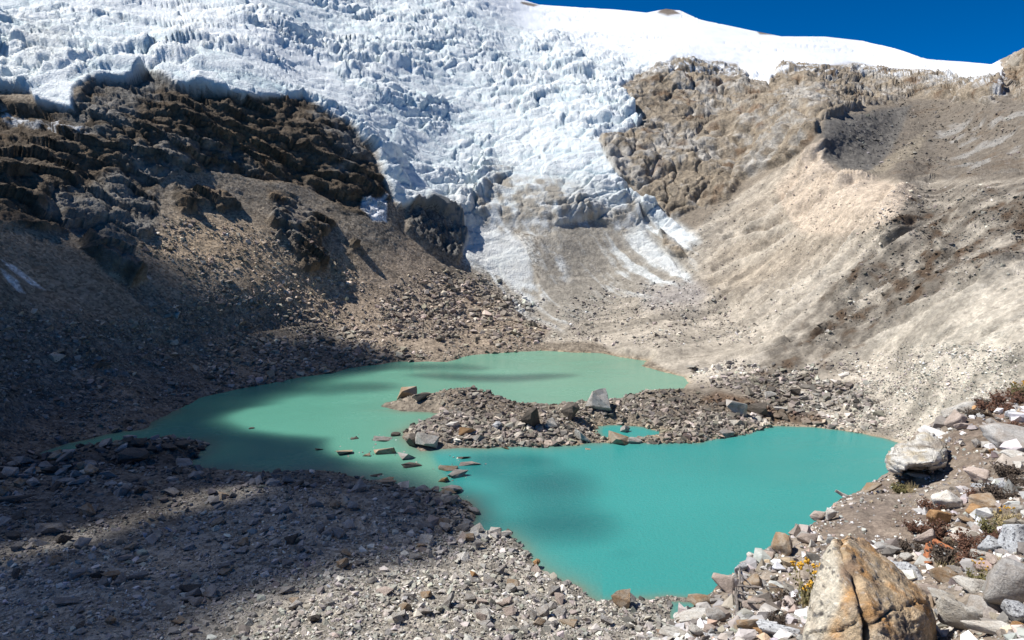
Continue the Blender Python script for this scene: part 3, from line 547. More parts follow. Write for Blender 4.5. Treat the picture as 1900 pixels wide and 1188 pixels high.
def zone(n, poly, a, b_, pw=2.6, water=.0, soft=40):
    P_ = np.array(poly, float); x0, y0 = P_.min(0); x1, y1 = P_.max(0)
    px = RNG.uniform(x0, x1, n*3); py = RNG.uniform(y0, y1, n*3)
    m_ = polysd(poly, px, py) > RNG.normal(0, soft*.3, n*3); i, j = gidx(px, py); kk = i*nv+j
    m_ &= (~lowf[kk]) | (outf[kk] > water); m_ &= (ice[kk] < .3)
    cl_ = noise(np.stack([px/70, py/30, px*0], -1).astype(F32), 701); m_ &= RNG.uniform(-.7, .6, n*3) < cl_+.1
    px, py, kk = px[m_][:n], py[m_][:n], kk[m_][:n]
    u = RNG.uniform(0, 1, len(px)); s_ = (a**(1-pw)+u*(b_**(1-pw)-a**(1-pw)))**(1/(1-pw))
    Pm.append(V[kk].astype(float)); Sm.append(s_*Df[kk]/FPX*.5); Cm.append(col[kk]); PMD.append(np.stack([px, py, s_], -1))
zone(23000, [(-130,900),(330,860),(560,872),(750,905),(880,940),(880,985),(960,1000),(1080,1100),(1260,1105),(1260,1240),(-130,1240)], 3.0, 30, 3.0, .15)
zone(5000, [(640,1030),(900,985),(1090,1100),(1260,1100),(1260,1240),(400,1240)], 4, 26, 2.9, .1)
zone(1500, [(-60,880),(60,862),(240,835),(390,820),(380,862),(250,880),(0,915)], 4, 30, 2.2, 0)
zone(6500, [(704,750),(850,735),(1010,760),(1180,745),(1430,760),(1430,792),(1290,822),(1000,832),(780,836),(745,810),(820,775)], 3, 18, 2.6, -.4, 10)
zone(1500, [(745,790),(850,785),(1010,800),(1100,815),(1000,832),(850,836),(760,826)], 6, 22, 2.4, -.3, 6)
zone(900, [(1190,790),(1430,775),(1430,795),(1340,815),(1200,822)], 6, 20, 2.4, -.5, 6)
zone(14000, [(-130,560),(250,600),(420,520),(740,650),(700,680),(500,714),(300,778),(130,825),(-130,860)], 2.2, 20, 3.1)
zone(3200, [(380,690),(560,630),(740,655),(830,660),(700,678),(440,725)], 3, 22, 2.7, .05)
zone(5200, [(700,560),(850,500),(1000,570),(1010,640),(930,655),(740,671)], 2.6, 20, 2.7)
zone(4200, [(250,470),(330,400),(640,480),(720,600),(700,650),(420,560)], 2.2, 16, 2.9)
zone(3600, [(1280,700),(1400,680),(1560,700),(1640,780),(1600,805),(1450,790),(1420,760)], 3, 22, 2.7, .1)
zone(6000, [(1560,690),(1750,640),(1900,640),(1900,760),(1700,830),(1600,800)], 2.2, 9, 3.4)
zone(7000, [(1665,345),(2030,345),(2030,470),(1700,560),(1480,690),(1560,560)], 2., 12, 3.3)
zone(2500, [(1300,380),(1520,300),(1680,400),(1560,560),(1400,640),(1250,560)], 1.6, 6, 3.2)
zone(3000, [(1020,580),(1180,520),(1340,560),(1420,650),(1200,650),(1000,648)], 2., 12, 3.2)
zone(1500, [(1540,230),(1700,190),(1900,200),(1900,330),(1600,325)], 2., 10, 3.2)
zone(1200, [(700,870),(750,905),(880,945),(885,985),(950,990),(990,1040),(870,1010),(780,950),(660,890)], 6, 26, 2.5, -.6, 8)
Pm, Sm, Cm, PMD = map(np.concatenate, (Pm, Sm, Cm, PMD))
inside = (PMD[:, 0] > 5) & (PMD[:, 0] < 1235) & (PMD[:, 1] < 1183)
order = np.argsort(-PMD[:, 2]*inside)[:170]; keep = np.ones(len(Pm), bool); keep[order] = False
tag(scatter('rubble', Pm[keep], Sm[keep], Cm[keep], M_STONE), 'loose grey and brown rubble covering the shores and slopes', kind='stuff')
# pebbles of the near slope
npb = 21000; rx = RNG.uniform(1180, 2050, npb); ry = RNG.uniform(0, 1, npb); ry = np.interp(rx, CREST[:, 0], CREST[:, 1])+2+ry*(1260-np.interp(rx, CREST[:, 0], CREST[:, 1]))
cl_ = noise(np.stack([rx/80, ry/60, rx*0], -1).astype(F32), 711); soilz = sstep(0, 40, polysd([(1470,990),(1560,930),(1650,870),(1780,880),(1730,930),(1640,1000),(1560,990)], rx, ry))
m_ = RNG.uniform(-.6, .9, npb) < cl_+.25-.45*soilz; rx, ry = rx[m_], ry[m_]; sz_lim = np.where(polysd([(1470,990),(1560,930),(1650,870),(1790,790),(1840,880),(1760,900),(1640,1000),(1560,990)], rx, ry) > -4, 9., 99.)
u = RNG.uniform(0, 1, len(rx)); a, b_, pw = 2.5, 46., 2.15; ss = (a**(1-pw)+u*(b_**(1-pw)-a**(1-pw)))**(1/(1-pw)); ss = np.minimum(ss, sz_lim)
pp = fpt(rx, ry); bc = np.array([(.46, .40, .33), (.60, .57, .52), (.36, .28, .20), (.44, .42, .39), (.48, .30, .15), (.27, .21, .16)])[RNG.choice(6, len(rx), p=[.28, .2, .18, .16, .05, .13])]
tag(scatter('gravel', pp, ss*fdep(rx, ry)/FPX*.5, bc, M_PEB, flat=(.45, .9), gray=.45), 'pebbles and stones strewn over the near slope', kind='stuff')
# ------------------------------------------------------------------ boulders that stand out: one object each
def rock_mesh(name, seed, n=14, box=.6, sub=3, relax=2, amp=.05):
    bm = hull_bm(hull_pts(seed, n, box)); bmesh.ops.triangulate(bm, faces=bm.faces)
    for _ in range(sub): bmesh.ops.subdivide_edges(bm, edges=bm.edges, cuts=1, use_grid_fill=True); bmesh.ops.triangulate(bm, faces=[f for f in bm.faces if len(f.verts) > 3])
    for _ in range(relax): bmesh.ops.smooth_vert(bm, verts=bm.verts, factor=.5, use_axis_x=True, use_axis_y=True, use_axis_z=True)
    bm.normal_update(); co = np.array([v.co[:] for v in bm.verts], F32)
    d = fbm(co+seed*3.1, 1.3, 3, 801, .5)*amp*2.2+fbm(co+seed*1.7, 4., 4, 811, .6, True)*amp*.8
    for v, q in zip(bm.verts, d): v.co += v.normal*float(q)
    co = np.array([v.co[:] for v in bm.verts]); lo_, hi_ = co.min(0), co.max(0)
    for v in bm.verts: v.co = Vector(((np.array(v.co[:])-(lo_+hi_)/2)/(hi_-lo_)).tolist())
    me = bpy.data.meshes.new(name); bm.to_mesh(me); bm.free()
    me.polygons.foreach_set('use_smooth', np.ones(len(me.polygons), bool)); return me
def boulder_mat(name, base, alt, spot, spotamt, bump, alt_amt=.5):
    m, n, l, b = mat_new(name); tc = n.new('ShaderNodeTexCoord'); oi = n.new('ShaderNodeObjectInfo')
    ad = n.new('ShaderNodeVectorMath'); ad.operation = 'ADD'; mu = n.new('ShaderNodeVectorMath'); mu.operation = 'SCALE'; cb = n.new('ShaderNodeCombineXYZ')
    for k in range(3): l.new(oi.outputs['Random'], cb.inputs[k])
    l.new(cb.outputs[0], mu.inputs[0]); mu.inputs['Scale'].default_value = 37; l.new(tc.outputs['Object'], ad.inputs[0]); l.new(mu.outputs[0], ad.inputs[1]); vec = ad.outputs[0]
    n1 = N(n, 'ShaderNodeTexNoise', Scale=2.2, Detail=6., Roughness=.65); l.new(vec, n1.inputs['Vector'])
    n2 = N(n, 'ShaderNodeTexNoise', Scale=9., Detail=5., Roughness=.7); l.new(vec, n2.inputs['Vector'])
    n3 = N(n, 'ShaderNodeTexNoise', Scale=26., Detail=3., Roughness=.7); l.new(vec, n3.inputs['Vector'])
    c = mixc(n, l, ramp(n, l, n1.outputs[0], [(.42, (0, 0, 0)), (.6, (alt_amt*2,)*3)]), base, alt)
    v_ = ramp(n, l, n3.outputs[0], [(.3, (.7,)*3), (.7, (1.22,)*3)]); c = mixc(n, l, 1., c, v_, 'MULTIPLY')
    sp = ramp(n, l, n2.outputs[0], [(.66-spotamt, (0, 0, 0)), (.70-spotamt, (1, 1, 1))]); ml = mixc(n, l, .7, sp, v_, 'MULTIPLY')
    c = mixc(n, l, sp, c, spot)
    tv = n.new('ShaderNodeMath'); tv.operation = 'MULTIPLY_ADD'; l.new(oi.outputs['Random'], tv.inputs[0]); tv.inputs[1].default_value = .5; tv.inputs[2].default_value = .75
    c = mixc(n, l, 1., c, tv.outputs[0], 'MULTIPLY')
    l.new(c, b.inputs['Base Color']); b.inputs['Roughness'].default_value = .9; b.inputs['Specular IOR Level'].default_value = .2
    bu = N(n, 'ShaderNodeBump', Distance=bump, Strength=1.); l.new(n2.outputs[0], bu.inputs['Height'])
    b2 = N(n, 'ShaderNodeBump', Distance=bump*.35, Strength=1.); l.new(n3.outputs[0], b2.inputs['Height']); l.new(bu.outputs[0], b2.inputs['Normal']); l.new(b2.outputs[0], b.inputs['Normal']); return m
PAL = {'w': ((.66, .63, .57), (.52, .47, .40), (.20, .19, .18), .06), 't': ((.44, .36, .27), (.36, .24, .14), (.22, .18, .14), .03), 'g': ((.42, .40, .37), (.32, .28, .24), (.52, .50, .46), .03),
       'o': ((.52, .32, .16), (.40, .22, .10), (.30, .24, .18), .03), 'l': ((.60, .61, .61), (.42, .42, .42), (.12, .12, .13), .12), 'p': ((.50, .41, .35), (.42, .34, .28), (.26, .22, .2), .03), 'd': ((.16, .135, .11), (.11, .095, .08), (.25, .22, .18), .03)}
MN = {k: boulder_mat('near_rock', *v, .02) for k, v in PAL.items()}
def dim(c, f): return tuple(x*f for x in c)
MF = {k: boulder_mat('far_rock', dim(v[0], .9), dim(v[1], .9), v[2], v[3], .25) for k, v in PAL.items()}
VAR = [rock_mesh('rock', 3000+k, 8+k % 5, .3+.06*(k % 7), 2, 0, .035) for k in range(16)]
for me in VAR: me.polygons.foreach_set('use_smooth', np.zeros(len(me.polygons), bool)); me.materials.append(None)
ROCKS = 0
def put(px, py, w, h, c, label, near, group=None, rot=0., cat='rock', name='rock', mesh=None, sink=.12):
    global ROCKS; ROCKS += 1; k = ROCKS
    by = py+h*.5
    p = fpt(px, by) if near else gp(px, by).copy()
    if not near and (p[2] < .05): x0, y0, _ = wpos(px, by, depth_z(px, by, 0)); p = np.array([x0, y0, -.1])
    Dp = p[1]*CT-(p[2]-H)*ST; sx = w*Dp/FPX; el = math.atan2(H-p[2], math.hypot(p[0], p[1])); sy = (w+h)*.5*Dp/FPX*.9
    sz = max(.35*h*Dp/FPX, (h*Dp/FPX-sy*.75*math.sin(el))/math.cos(el)); 
    if sz < .3*sy: sy = h*Dp/FPX*.8/max(math.sin(el), .3); sz = h*Dp/FPX*.8
    if not near: sx *= 1.12; sy *= 1.12; sz *= 1.25; sink = .04 if p[2] > .05 else .25
    me = mesh or (rock_mesh(name, 5000+k, 9+k % 5, .3+.08*(k % 6), 3, 1, .045) if near and w > 16 else VAR[k % 16])
    o = bpy.data.objects.new(name, me); COL.objects.link(o)
    if not len(me.materials): me.materials.append(None)
    o.material_slots[0].link = 'OBJECT'; o.material_slots[0].material = (MN if near else MF)[c]
    fw = np.array([p[0], p[1]])/math.hypot(p[0], p[1])*sy*.4
    o.location = (p[0]+fw[0], p[1]+fw[1], p[2]+sz*(.5-sink)); o.scale = (sx*1.06, sy, sz*1.1)
    o.rotation_euler = (random.uniform(-.12, .12), math.radians(rot), -math.atan2(p[0], p[1])+random.uniform(-.15, .15))
    tag(o, label, cat, group); return o
NEARR = [
 (1280,1146,62,26,'w','white tilted slab jutting over the small pool at the foot of the near slope',-16), (1326,1148,36,30,'g','squarish grey block right of the white slab by the small pool',8), (1291,1174,28,28,'w','whitish block directly under the white slab near the bottom edge',0),
 (1297,1118,46,26,'t','tan flat rock above the white slab beside the small pool',-8), (1340,1086,42,42,'p','striated beige rock at the lake rim left of the dead branches',10), (1448,1012,40,52,'t','egg shaped tan boulder standing on the rim against the lake',-14),
 (1499,1004,38,26,'p','beige rounded stone right of the egg shaped boulder',-20), (1418,1034,34,22,'p','pale beige rock on the rim just left of the egg shaped boulder',-12), (1394,1037,18,13,'w','small white stone on the rim left of the pale beige rock',0),
 (1374,1056,28,26,'l','grey mottled rock on the rim above the dead branches',-20), (1394,1078,36,26,'t','tan sloping rock behind the dead branches',-20), (1440,1083,32,26,'t','tan rock between the dead branches and the yellow flowers',20),
 (1541,956,18,28,'w','small white stone standing upright on the rim',6), (1517,961,28,20,'p','pinkish wedge rock left of the upright white stone',-24), (1561,922,24,15,'w','white oval stone perched on the rim against the water',8),
 (1481,983,14,12,'w','small whitish stone on the rim left of the pinkish wedge',0), (1481,1144,36,16,'w','white flat slab lying left of the cracked orange boulder',2), (1482,1126,26,20,'g','rough grey stone under the yellow flowering plant',0),
 (1442,1179,74,26,'l','white and grey speckled slab at the bottom edge left of the cracked boulder',-4), (1410,1180,24,20,'o','small orange stone at the bottom edge',-20), (1357,1156,20,14,'w','small whitish stone below the dead branches',10),
 (1316,1174,22,18,'p','small pinkish stone near the bottom edge left of the beige boulder',0), (1386,1162,42,32,'t','beige boulder under the dead branches near the bottom edge',-14), (1398,1124,42,28,'p','beige stone lying among the dead branches',-8),
 (1253,1186,60,16,'w','long white rock cut by the bottom edge left of the slope',0), (1615,906,38,20,'t','tan stone half buried on the rim below the great white rock',-28), (1329,1122,24,16,'g','grey wedge between the tan flat rock and the striated rock',0),
 (1686,1056,68,42,'l','white boulder speckled with grey right behind the cracked orange boulder',16), (1754,932,48,46,'w','large whitish boulder in the middle of the stony slope',-12), (1791,984,78,22,'w','long white bar shaped rock lying across the brown plants',3),
 (1880,1007,56,62,'l','bluish white boulder with dark lichen at the right edge',-6), (1833,1021,32,44,'l','upright mottled white stone left of the bluish white boulder',24), (1765,1003,28,24,'t','round tan stone in front of the long white bar rock',0),
 (1828,936,54,32,'t','rounded tan rock with brown plants on it',0), (1887,944,26,20,'w','white stone near the right edge above the bluish white boulder',10), (1741,958,40,42,'o','orange tan boulder under the large whitish boulder',-12),
 (1714,998,38,42,'p','pinkish jagged rock left of the long white bar rock',-20), (1645,1008,48,30,'g','grey rock on the ridge behind the cracked boulder',-28), (1878,1080,86,104,'g','big upright grey block with a square top at the right edge',4),
 (1802,1092,64,38,'w','creamy white boulder right of the pinkish wedge stones',10), (1750,1112,56,28,'w','flat topped white block touching the cracked orange boulder',4), (1785,1148,92,74,'w','large creamy boulder with a dark hollow on its left',14),
 (1828,1124,58,46,'g','grey wedge boulder right of the large creamy boulder',16), (1884,1138,50,56,'l','pointed grey and white boulder in the bottom right corner',0), (1843,1180,104,30,'w','long white boulder cut by the bottom edge in the right corner',-4),
 (1890,1168,36,20,'o','orange slab in the bottom right corner',-10), (1748,1074,48,32,'t','tan block above the flat topped white block',12), (1722,1092,46,26,'p','pinkish wedge stone on the shoulder of the cracked boulder',14),
 (1684,1032,28,20,'w','small white stone above the grey speckled boulder',0), (1822,1038,38,22,'w','whitish stone below the upright mottled stone',8), (1839,1050,24,24,'p','pinkish stone between the brown plants and the big grey block',0),
 (1773,1060,32,14,'g','thin grey stone above the tan block',0), (1808,952,30,26,'o','orange tan stone beside the rounded tan rock',-10), (1797,966,36,14,'t','flat tan stone just above the long white bar rock',0),
 (1632,1020,32,18,'p','pinkish stone on the right shoulder of the cracked boulder',-6),
 (1778,756,56,26,'w','pale flat slab high on the near slope with brown plants behind',-22), (1771,776,38,42,'p','pinkish rock with an orange side under the pale flat slab',-20), (1787,792,28,18,'p','small pinkish stone right of the rock with the orange side',-16),
 (1817,757,24,11,'o','thin orange stone near the top of the near slope',8), (1879,769,26,18,'l','bluish white stone near the top right of the near slope',6), (1868,812,92,54,'g','large tan grey boulder half buried at the right edge',6),
 (1811,823,18,20,'g','small grey stone left of the large half buried boulder',8), (1784,826,13,15,'w','tiny pale stone left of the small grey stone',0), (1813,876,40,36,'p','pinkish tan boulder above the mottled grey stones',-14),
 (1825,900,42,20,'l','mottled grey stone with dark plants in front',0), (1863,901,30,24,'l','rounded white and grey stone right of the mottled grey stone',0), (1883,850,46,20,'w','white pointed slab at the right edge under the half buried boulder',6),
 (1899,862,28,16,'w','white stone cut by the right edge',0), (1893,772,18,20,'t','tan stone cut by the right edge near the top of the slope',0), (1839,779,18,12,'g','grey stone on bare soil near the top of the slope',0),
 (1752,836,15,8,'w','small white stone lying on the great white rock ledge',0), (1839,838,13,11,'o','small orange stone under the large half buried boulder',-30), (1664,895,12,9,'t','small tan stone on the soil under the great white rock',0), (1706,884,40,12,'g','thin dark grey flake under the great white rock',-4),
]
for x, y, w, h, c, lb, r in NEARR: put(x, y, w, h, c, lb, True, rot=r)
FARR = [
 (756,746,34,22,'t','tan boulder at the left tip of the stony bar'), (783,762,30,15,'d','brown flat rock at the water behind the tip of the bar'), (793,828,38,30,'w','big whitish boulder at the left end of the bar front'), (769,827,26,22,'d','dark sided rock touching the big whitish boulder'),
 (755,845,32,17,'g','grey low rock in the shallows in front of the bar'), (815,776,20,11,'w','white stone on the water side behind the bar'), (983,790,32,40,'d','tall dark brown block in the middle of the bar'), (1058,787,32,32,'d','grey brown pyramid block right of the tall dark block'),
 (1113,769,46,38,'w','large grooved pale boulder on the bar'), (1106,747,20,12,'t','brown stone on the crest above the grooved pale boulder'), (1081,812,30,24,'w','white block at the left end of the inner pool'), (1147,812,34,28,'t','tan square block standing in the water before the inner pool'),
 (1177,817,24,13,'g','grey stone right of the tan square block'), (1365,769,36,27,'g','grey green boulder at the right part of the bar'), (1401,769,34,22,'d','dark brown boulder at the right part of the bar'), (1447,767,22,11,'w','pale flat stone right of the dark brown boulder'),
 (1472,739,20,14,'d','dark stone on the slope above the right end of the bar'), (1428,747,20,13,'w','white stone on the slope above the right end of the bar'), (1229,814,34,13,'t','flat tan stone at the right end of the inner pool'), (1346,804,30,18,'g','grey boulder at the water right of the inner pool'),
 (889,823,30,15,'g','grey boulder on the front edge of the bar'), (866,816,30,18,'o','orange topped boulder on the front edge of the bar'), (840,808,26,15,'w','pale boulder behind the orange topped boulder'), (923,806,16,16,'l','bluish stone in the middle of the bar front'),
 (1022,800,24,18,'w','pale block between the two dark blocks of the bar'), (1160,795,16,16,'g','upright stone at the rear edge of the inner pool'), (1310,808,22,16,'w','whitish stone on the front edge of the bar near its right end'),
 (711,814,32,11,'g','low grey rock in the strait left of the bar'), (734,805,16,9,'d','dark little rock in the strait touching the bar'), (714,835,36,15,'t','cluster topped rock in the middle of the strait'), (680,844,13,7,'t','small tan rock alone in the strait'),
 (640,838,26,12,'t','low tan rock islet at the left of the strait'), (656,813,15,5,'d','thin dark rock breaking the far lake surface'), (763,863,34,9,'d','low brown rock in the water under the grey low rock'), (832,867,32,14,'t','brown rock islet between bar and near shore'),
 (849,879,36,17,'g','grey angular rock islet between bar and near shore'), (860,849,24,6,'d','thin flat rock in the turquoise water below the bar'), (871,860,36,8,'p','long flat pinkish rock in the turquoise water'), (823,889,18,13,'o','reddish rock just in front of the grey angular islet'),
 (838,908,36,18,'g','grey rock islet closest to the near shore'), (829,922,30,11,'t','brown low rock where the near shore begins'), (699,882,20,5,'d','thin dark rock alone in the shaded shallows'), (943,831,16,6,'o','small reddish rock in the water before the bar'), (1091,833,10,4,'t','tiny tan rock in the turquoise water'),
 (467,794,9,4,'d','tiny dark rock far out in the shaded far lake'), (592,833,13,5,'d','small dark rock in the far lake near the shaded shore'),
 (1150,1123,30,34,'t','upright tan boulder on the point of the near shore'), (1125,1164,20,16,'g','grey stone below the upright tan boulder'), (918,991,24,15,'w','pale rock at the water on the near shore'), (938,996,22,13,'w','whitish rock at the tip of the near shore spur'),
 (889,1006,30,18,'w','bright split rock on the near shore spur'), (886,1021,16,16,'g','grey wedge behind the pebbles of the near shore spur'), (879,1081,16,18,'o','small orange brown block on the sunlit near shore'), (772,1043,24,15,'w','white stone at the edge of shade on the near shore'),
 (932,1137,22,14,'p','pinkish stone on the sunlit gravel near the bottom'), (995,1048,13,15,'o','orange stone standing in the shallow water'), (783,931,30,12,'g','flat grey slab on the shaded near shore'), (838,945,28,18,'g','bluish grey slab by the water on the shaded shore'),
 (28,936,64,22,'d','long dark boulder at the left edge'), (95,992,38,22,'g','grey slab on the shaded gravel near the left edge'), (250,862,44,28,'d','dark angular block on the shaded bank'), (145,908,34,11,'g','pale flat slab in the shade below the bank'),
 (252,1082,36,14,'g','flat grey slab in the middle of the shaded gravel'), (126,1131,36,14,'g','flat grey slab low on the left'), (533,1110,28,14,'g','pale grey slab near the lower edge of the shade'), (234,1046,28,12,'p','pale stone beside the streak of sun'),
 (355,1107,34,16,'d','dark hollow sided rock in the shaded gravel'), (105,666,28,16,'w','pale boulder on the dark left scree'), (186,686,38,15,'d','dark brown boulder on the left scree'), (390,706,16,10,'d','dark rock by the shaded shore of the far lake'),
 (600,688,16,12,'p','pinkish rock at the far shore beside the shade'), (175,476,60,24,'d','dark ledge of rock on the shaded scree'), (560,1048,26,12,'l','bluish flat slab on the shaded gravel'), (520,966,24,10,'g','small grey slab beside the sunlit streak'),
]
for x, y, w, h, c, lb in FARR: put(x, y, w, h, c, lb, False, rot=random.uniform(-10, 10))
sp_, ss_ = [], []
for x, y, w, h, c, lb in FARR[27:42]:
    for _ in range(9):
        qx, qy = x+random.gauss(0, w*.55), y+random.gauss(0, h*.5); b0_ = wpos(qx, qy, depth_z(qx, qy, 0)); sp_.append([b0_[0], b0_[1], -.12]); ss_.append(random.uniform(1.5, 5.5)**1.1*b0_[1]/FPX*.5)
tag(scatter('shallows_stones', np.array(sp_), np.array(ss_), np.tile(C3(.34, .30, .25), (len(sp_), 1)).astype(float), M_STONE, flat=(.5, .9)), 'small stones breaking the water around the rocks of the strait', kind='stuff')
# the stones that show largest out of the rubble
for k in order:
    px, py, s_ = PMD[k]; x_0 = Pm[k]
    if py > 862 or (px > 640 and py > 985): g = 'stones of the near gravel'; lb = 'angular stone lying in the gravel in front of the lakes'; c = random.choice('ggtpw' if px > 700 else 'gggtd')
    elif px > 690 and py > 730 and px < 1440: g = 'stones of the bar'; lb = 'broken stone piled on the bar between the two lakes'; c = random.choice('ggtwd')
    elif px >= 1240: g = 'stones under the moraine'; lb = 'pale stone at the foot of the moraine'; c = random.choice('pwt')
    elif px < 700: g = 'stones of the left scree'; lb = 'loose stone on the scree left of the far lake'; c = random.choice('ggtd')
    else: g = 'stones above the far lake'; lb = 'brown stone on the sunlit scree above the far lake'; c = random.choice('ttpd')
    o = bpy.data.objects.new('stone', VAR[int(k) % 16]); COL.objects.link(o); sz = Sm[k]*2
    o.material_slots[0].link = 'OBJECT'; o.material_slots[0].material = MF[c]
    hh_ = sz*random.uniform(.4, .75); o.scale = (sz*random.uniform(.9, 1.3), sz*random.uniform(.7, 1), hh_); o.location = (x_0[0], x_0[1], x_0[2]+hh_*.3)
    o.rotation_euler = (random.gauss(0, .25), random.gauss(0, .25), random.uniform(0, 6.28)); tag(o, lb, 'stone', g)
# ------------------------------------------------------------------ boulders modelled by hand
def hull_at(pts, sub): 
    bm = bmesh.new(); W3 = wpos(*[np.array(a, float) for a in zip(*pts)])
    for p in W3: bm.verts.new(p)
    g = bmesh.ops.convex_hull(bm, input=bm.verts); bmesh.ops.delete(bm, geom=[e for e in set(g['geom_interior']+g['geom_unused']) if isinstance(e, bmesh.types.BMVert)], context='VERTS')
    for _ in range(sub): bmesh.ops.subdivide_edges(bm, edges=bm.edges, cuts=1, use_grid_fill=True); bmesh.ops.triangulate(bm, faces=[f for f in bm.faces if len(f.verts) > 3])
    return bm
def finish(bm, name, cols, mat, label):
    co = np.array([v.co[:] for v in bm.verts]); org = np.array([co[:, 0].mean(), co[:, 1].mean(), co[:, 2].min()])
    F = np.array([[v.index for v in f.verts] for f in bm.faces]); bm.free()
    o = mesh_np(name, co-org, F, mat, {'Col': cols}, nper=3); o.location = org; return tag(o, label, 'boulder')
def bmco(bm): bm.verts.index_update(); bm.normal_update(); return np.array([v.co[:] for v in bm.verts], F32), np.array([v.normal[:] for v in bm.verts], F32)
def proj(co):
    Dd = co[:, 1]*CT-(co[:, 2]-H)*ST; vz = co[:, 1]*ST+(co[:, 2]-H)*CT; return W/2+FPX*co[:, 0]/Dd, HT/2-FPX*vz/Dd
def pline(P_, x, y):
    d = np.full(len(x), 1e9)
    for (ax, ay), (bx, by) in zip(P_[:-1], P_[1:]):
        t = np.clip(((x-ax)*(bx-ax)+(y-ay)*(by-ay))/((bx-ax)**2+(by-ay)**2), 0, 1); d = np.minimum(d, np.hypot(x-ax-t*(bx-ax), y-ay-t*(by-ay)))
    return d
def face_mat(name, bump):
    return ground_material(name, .12, .018, bump, bump*.5, .3, stone=.5)
M_HERO = face_mat('weathered_boulder', .035)
bm = hull_at([(1548,992,5.45),(1600,998,5.7),(1664,1062,5.6),(1716,1104,5.45),(1737,1150,5.5),(1742,1260,5.5),(1510,1120,5.05),(1492,1190,4.95),(1470,1280,4.9),(1522,1052,5.25),(1562,1012,5.25),(1592,1120,4.72),(1612,1280,4.55),(1706,1140,5.0),(1712,1200,4.85),(1706,1290,4.75),(1650,1200,4.62),(1560,1100,6.1),(1700,1150,6.1),(1600,1280,6.2),(1500,1240,5.8)], 5)
for _ in range(1): bmesh.ops.smooth_vert(bm, verts=bm.verts, factor=.5, use_axis_x=True, use_axis_y=True, use_axis_z=True)
co, nr = bmco(bm); ux, uy = proj(co); wb = fbm(co, 7, 3, 901)*7
dc = pline([(1556,990),(1566,1040),(1584,1072),(1596,1120),(1612,1160),(1604,1290)], ux+wb, uy); dc2 = pline([(1612,1165),(1650,1135),(1712,1118)], ux, uy+wb*1.3); dc3 = pline([(1500,1176),(1560,1172),(1592,1150)], ux, uy+wb)
dsp = fbm(co, 3., 4, 911)*.05+fbm(co*np.array([1, 1, 2.2], F32), 9, 4, 921, .6, True)*.016+fbm(co, 30, 3, 925, .6)*.008-.014*np.exp(-np.abs(noise(co*F32(3.5), 927))*26)-.13*np.exp(-(dc/6.5)**2)-.035*np.exp(-(dc2/2.6)**2)*(uy > 1110)-.03*np.exp(-(dc3/2.4)**2)+.03*np.exp(-((ux-1572)/14)**2-((uy-1062)/16)**2)
co2 = co+nr*dsp[:, None].astype(F32)
for v, p in zip(bm.verts, co2): v.co = p.tolist()
a1 = fbm(co, 4, 4, 931)[:, None]; a2 = fbm(co, 16, 4, 941)[:, None]; a3 = fbm(co, 40, 3, 951)[:, None]
hc = lerp(np.tile(C3(.62, .47, .30), (len(co), 1)), C3(.58, .33, .14), sstep(-.15, .3, a1)); hc = lerp(hc, C3(.42, .36, .28), sstep(0, .35, fbm(co, 6, 3, 961))*.45)
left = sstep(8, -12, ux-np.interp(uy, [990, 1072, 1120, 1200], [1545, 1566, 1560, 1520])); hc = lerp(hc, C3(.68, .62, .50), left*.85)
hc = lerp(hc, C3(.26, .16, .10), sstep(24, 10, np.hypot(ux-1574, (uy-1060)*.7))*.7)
hc = lerp(hc, C3(.10, .095, .09), sstep(.22, .34, a2[:, 0])*(.35+.5*left)); hc = lerp(hc, C3(.62, .6, .54), sstep(.3, .42, a3[:, 0])*.5)
hc = lerp(hc, C3(.09, .08, .07), sstep(40, 0, np.hypot((ux-1680)*.7, uy-1175))*sstep(-.1, .3, a2[:, 0])*.9); hc = lerp(hc, C3(.12, .09, .07), np.exp(-np.abs(noise(co*F32(3.5), 927))*40)[:, None]*.3); hc = lerp(hc, C3(.06, .055, .05), (np.exp(-(dc/5)**2)*.7)[:, None]); hc = hc*(1+.38*a3)*(1+.3*fbm(co, 90, 2, 955)[:, None])  # shade of the lower right side and its hollows is painted into the colour
finish(bm, 'boulder', np.clip(hc, .02, .85), M_HERO, 'big orange tan boulder split by a deep crack at the bottom of the picture')
bm = hull_at([(1640,846,13.2),(1646,868,13.1),(1655,836,13.4),(1690,818,14.2),(1722,806,14.8),(1755,822,14.2),(1756,850,13.2),(1742,884,12.7),(1700,886,12.7),(1662,886,12.8),(1684,862,12.5),(1730,856,12.5),(1700,870,14.8),(1750,860,14.6),(1660,870,14.4)], 5)
for _ in range(2): bmesh.ops.smooth_vert(bm, verts=bm.verts, factor=.5, use_axis_x=True, use_axis_y=True, use_axis_z=True)
co, nr = bmco(bm); ly = co[:, 2]*1.+co[:, 0]*-.22+fbm(co, 2, 3, 971)*.12; fr = ly*9-np.floor(ly*9)
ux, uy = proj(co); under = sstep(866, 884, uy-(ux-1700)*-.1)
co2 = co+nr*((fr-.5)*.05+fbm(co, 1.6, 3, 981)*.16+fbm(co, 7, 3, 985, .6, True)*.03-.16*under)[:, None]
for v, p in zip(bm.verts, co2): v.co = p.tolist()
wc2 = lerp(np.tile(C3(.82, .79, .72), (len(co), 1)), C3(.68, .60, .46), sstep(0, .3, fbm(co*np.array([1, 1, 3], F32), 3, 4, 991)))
wc2 = lerp(wc2, C3(.24, .2, .16), np.clip(under+sstep(.86, .97, fr)*.5, 0, .9)); wc2 = lerp(wc2, C3(.30, .25, .2), sstep(0, 10, polysd([(1672,842),(1700,818),(1760,808),(1760,836),(1710,838)], ux, uy+fbm(co, 5, 3, 995)*5))*.85)
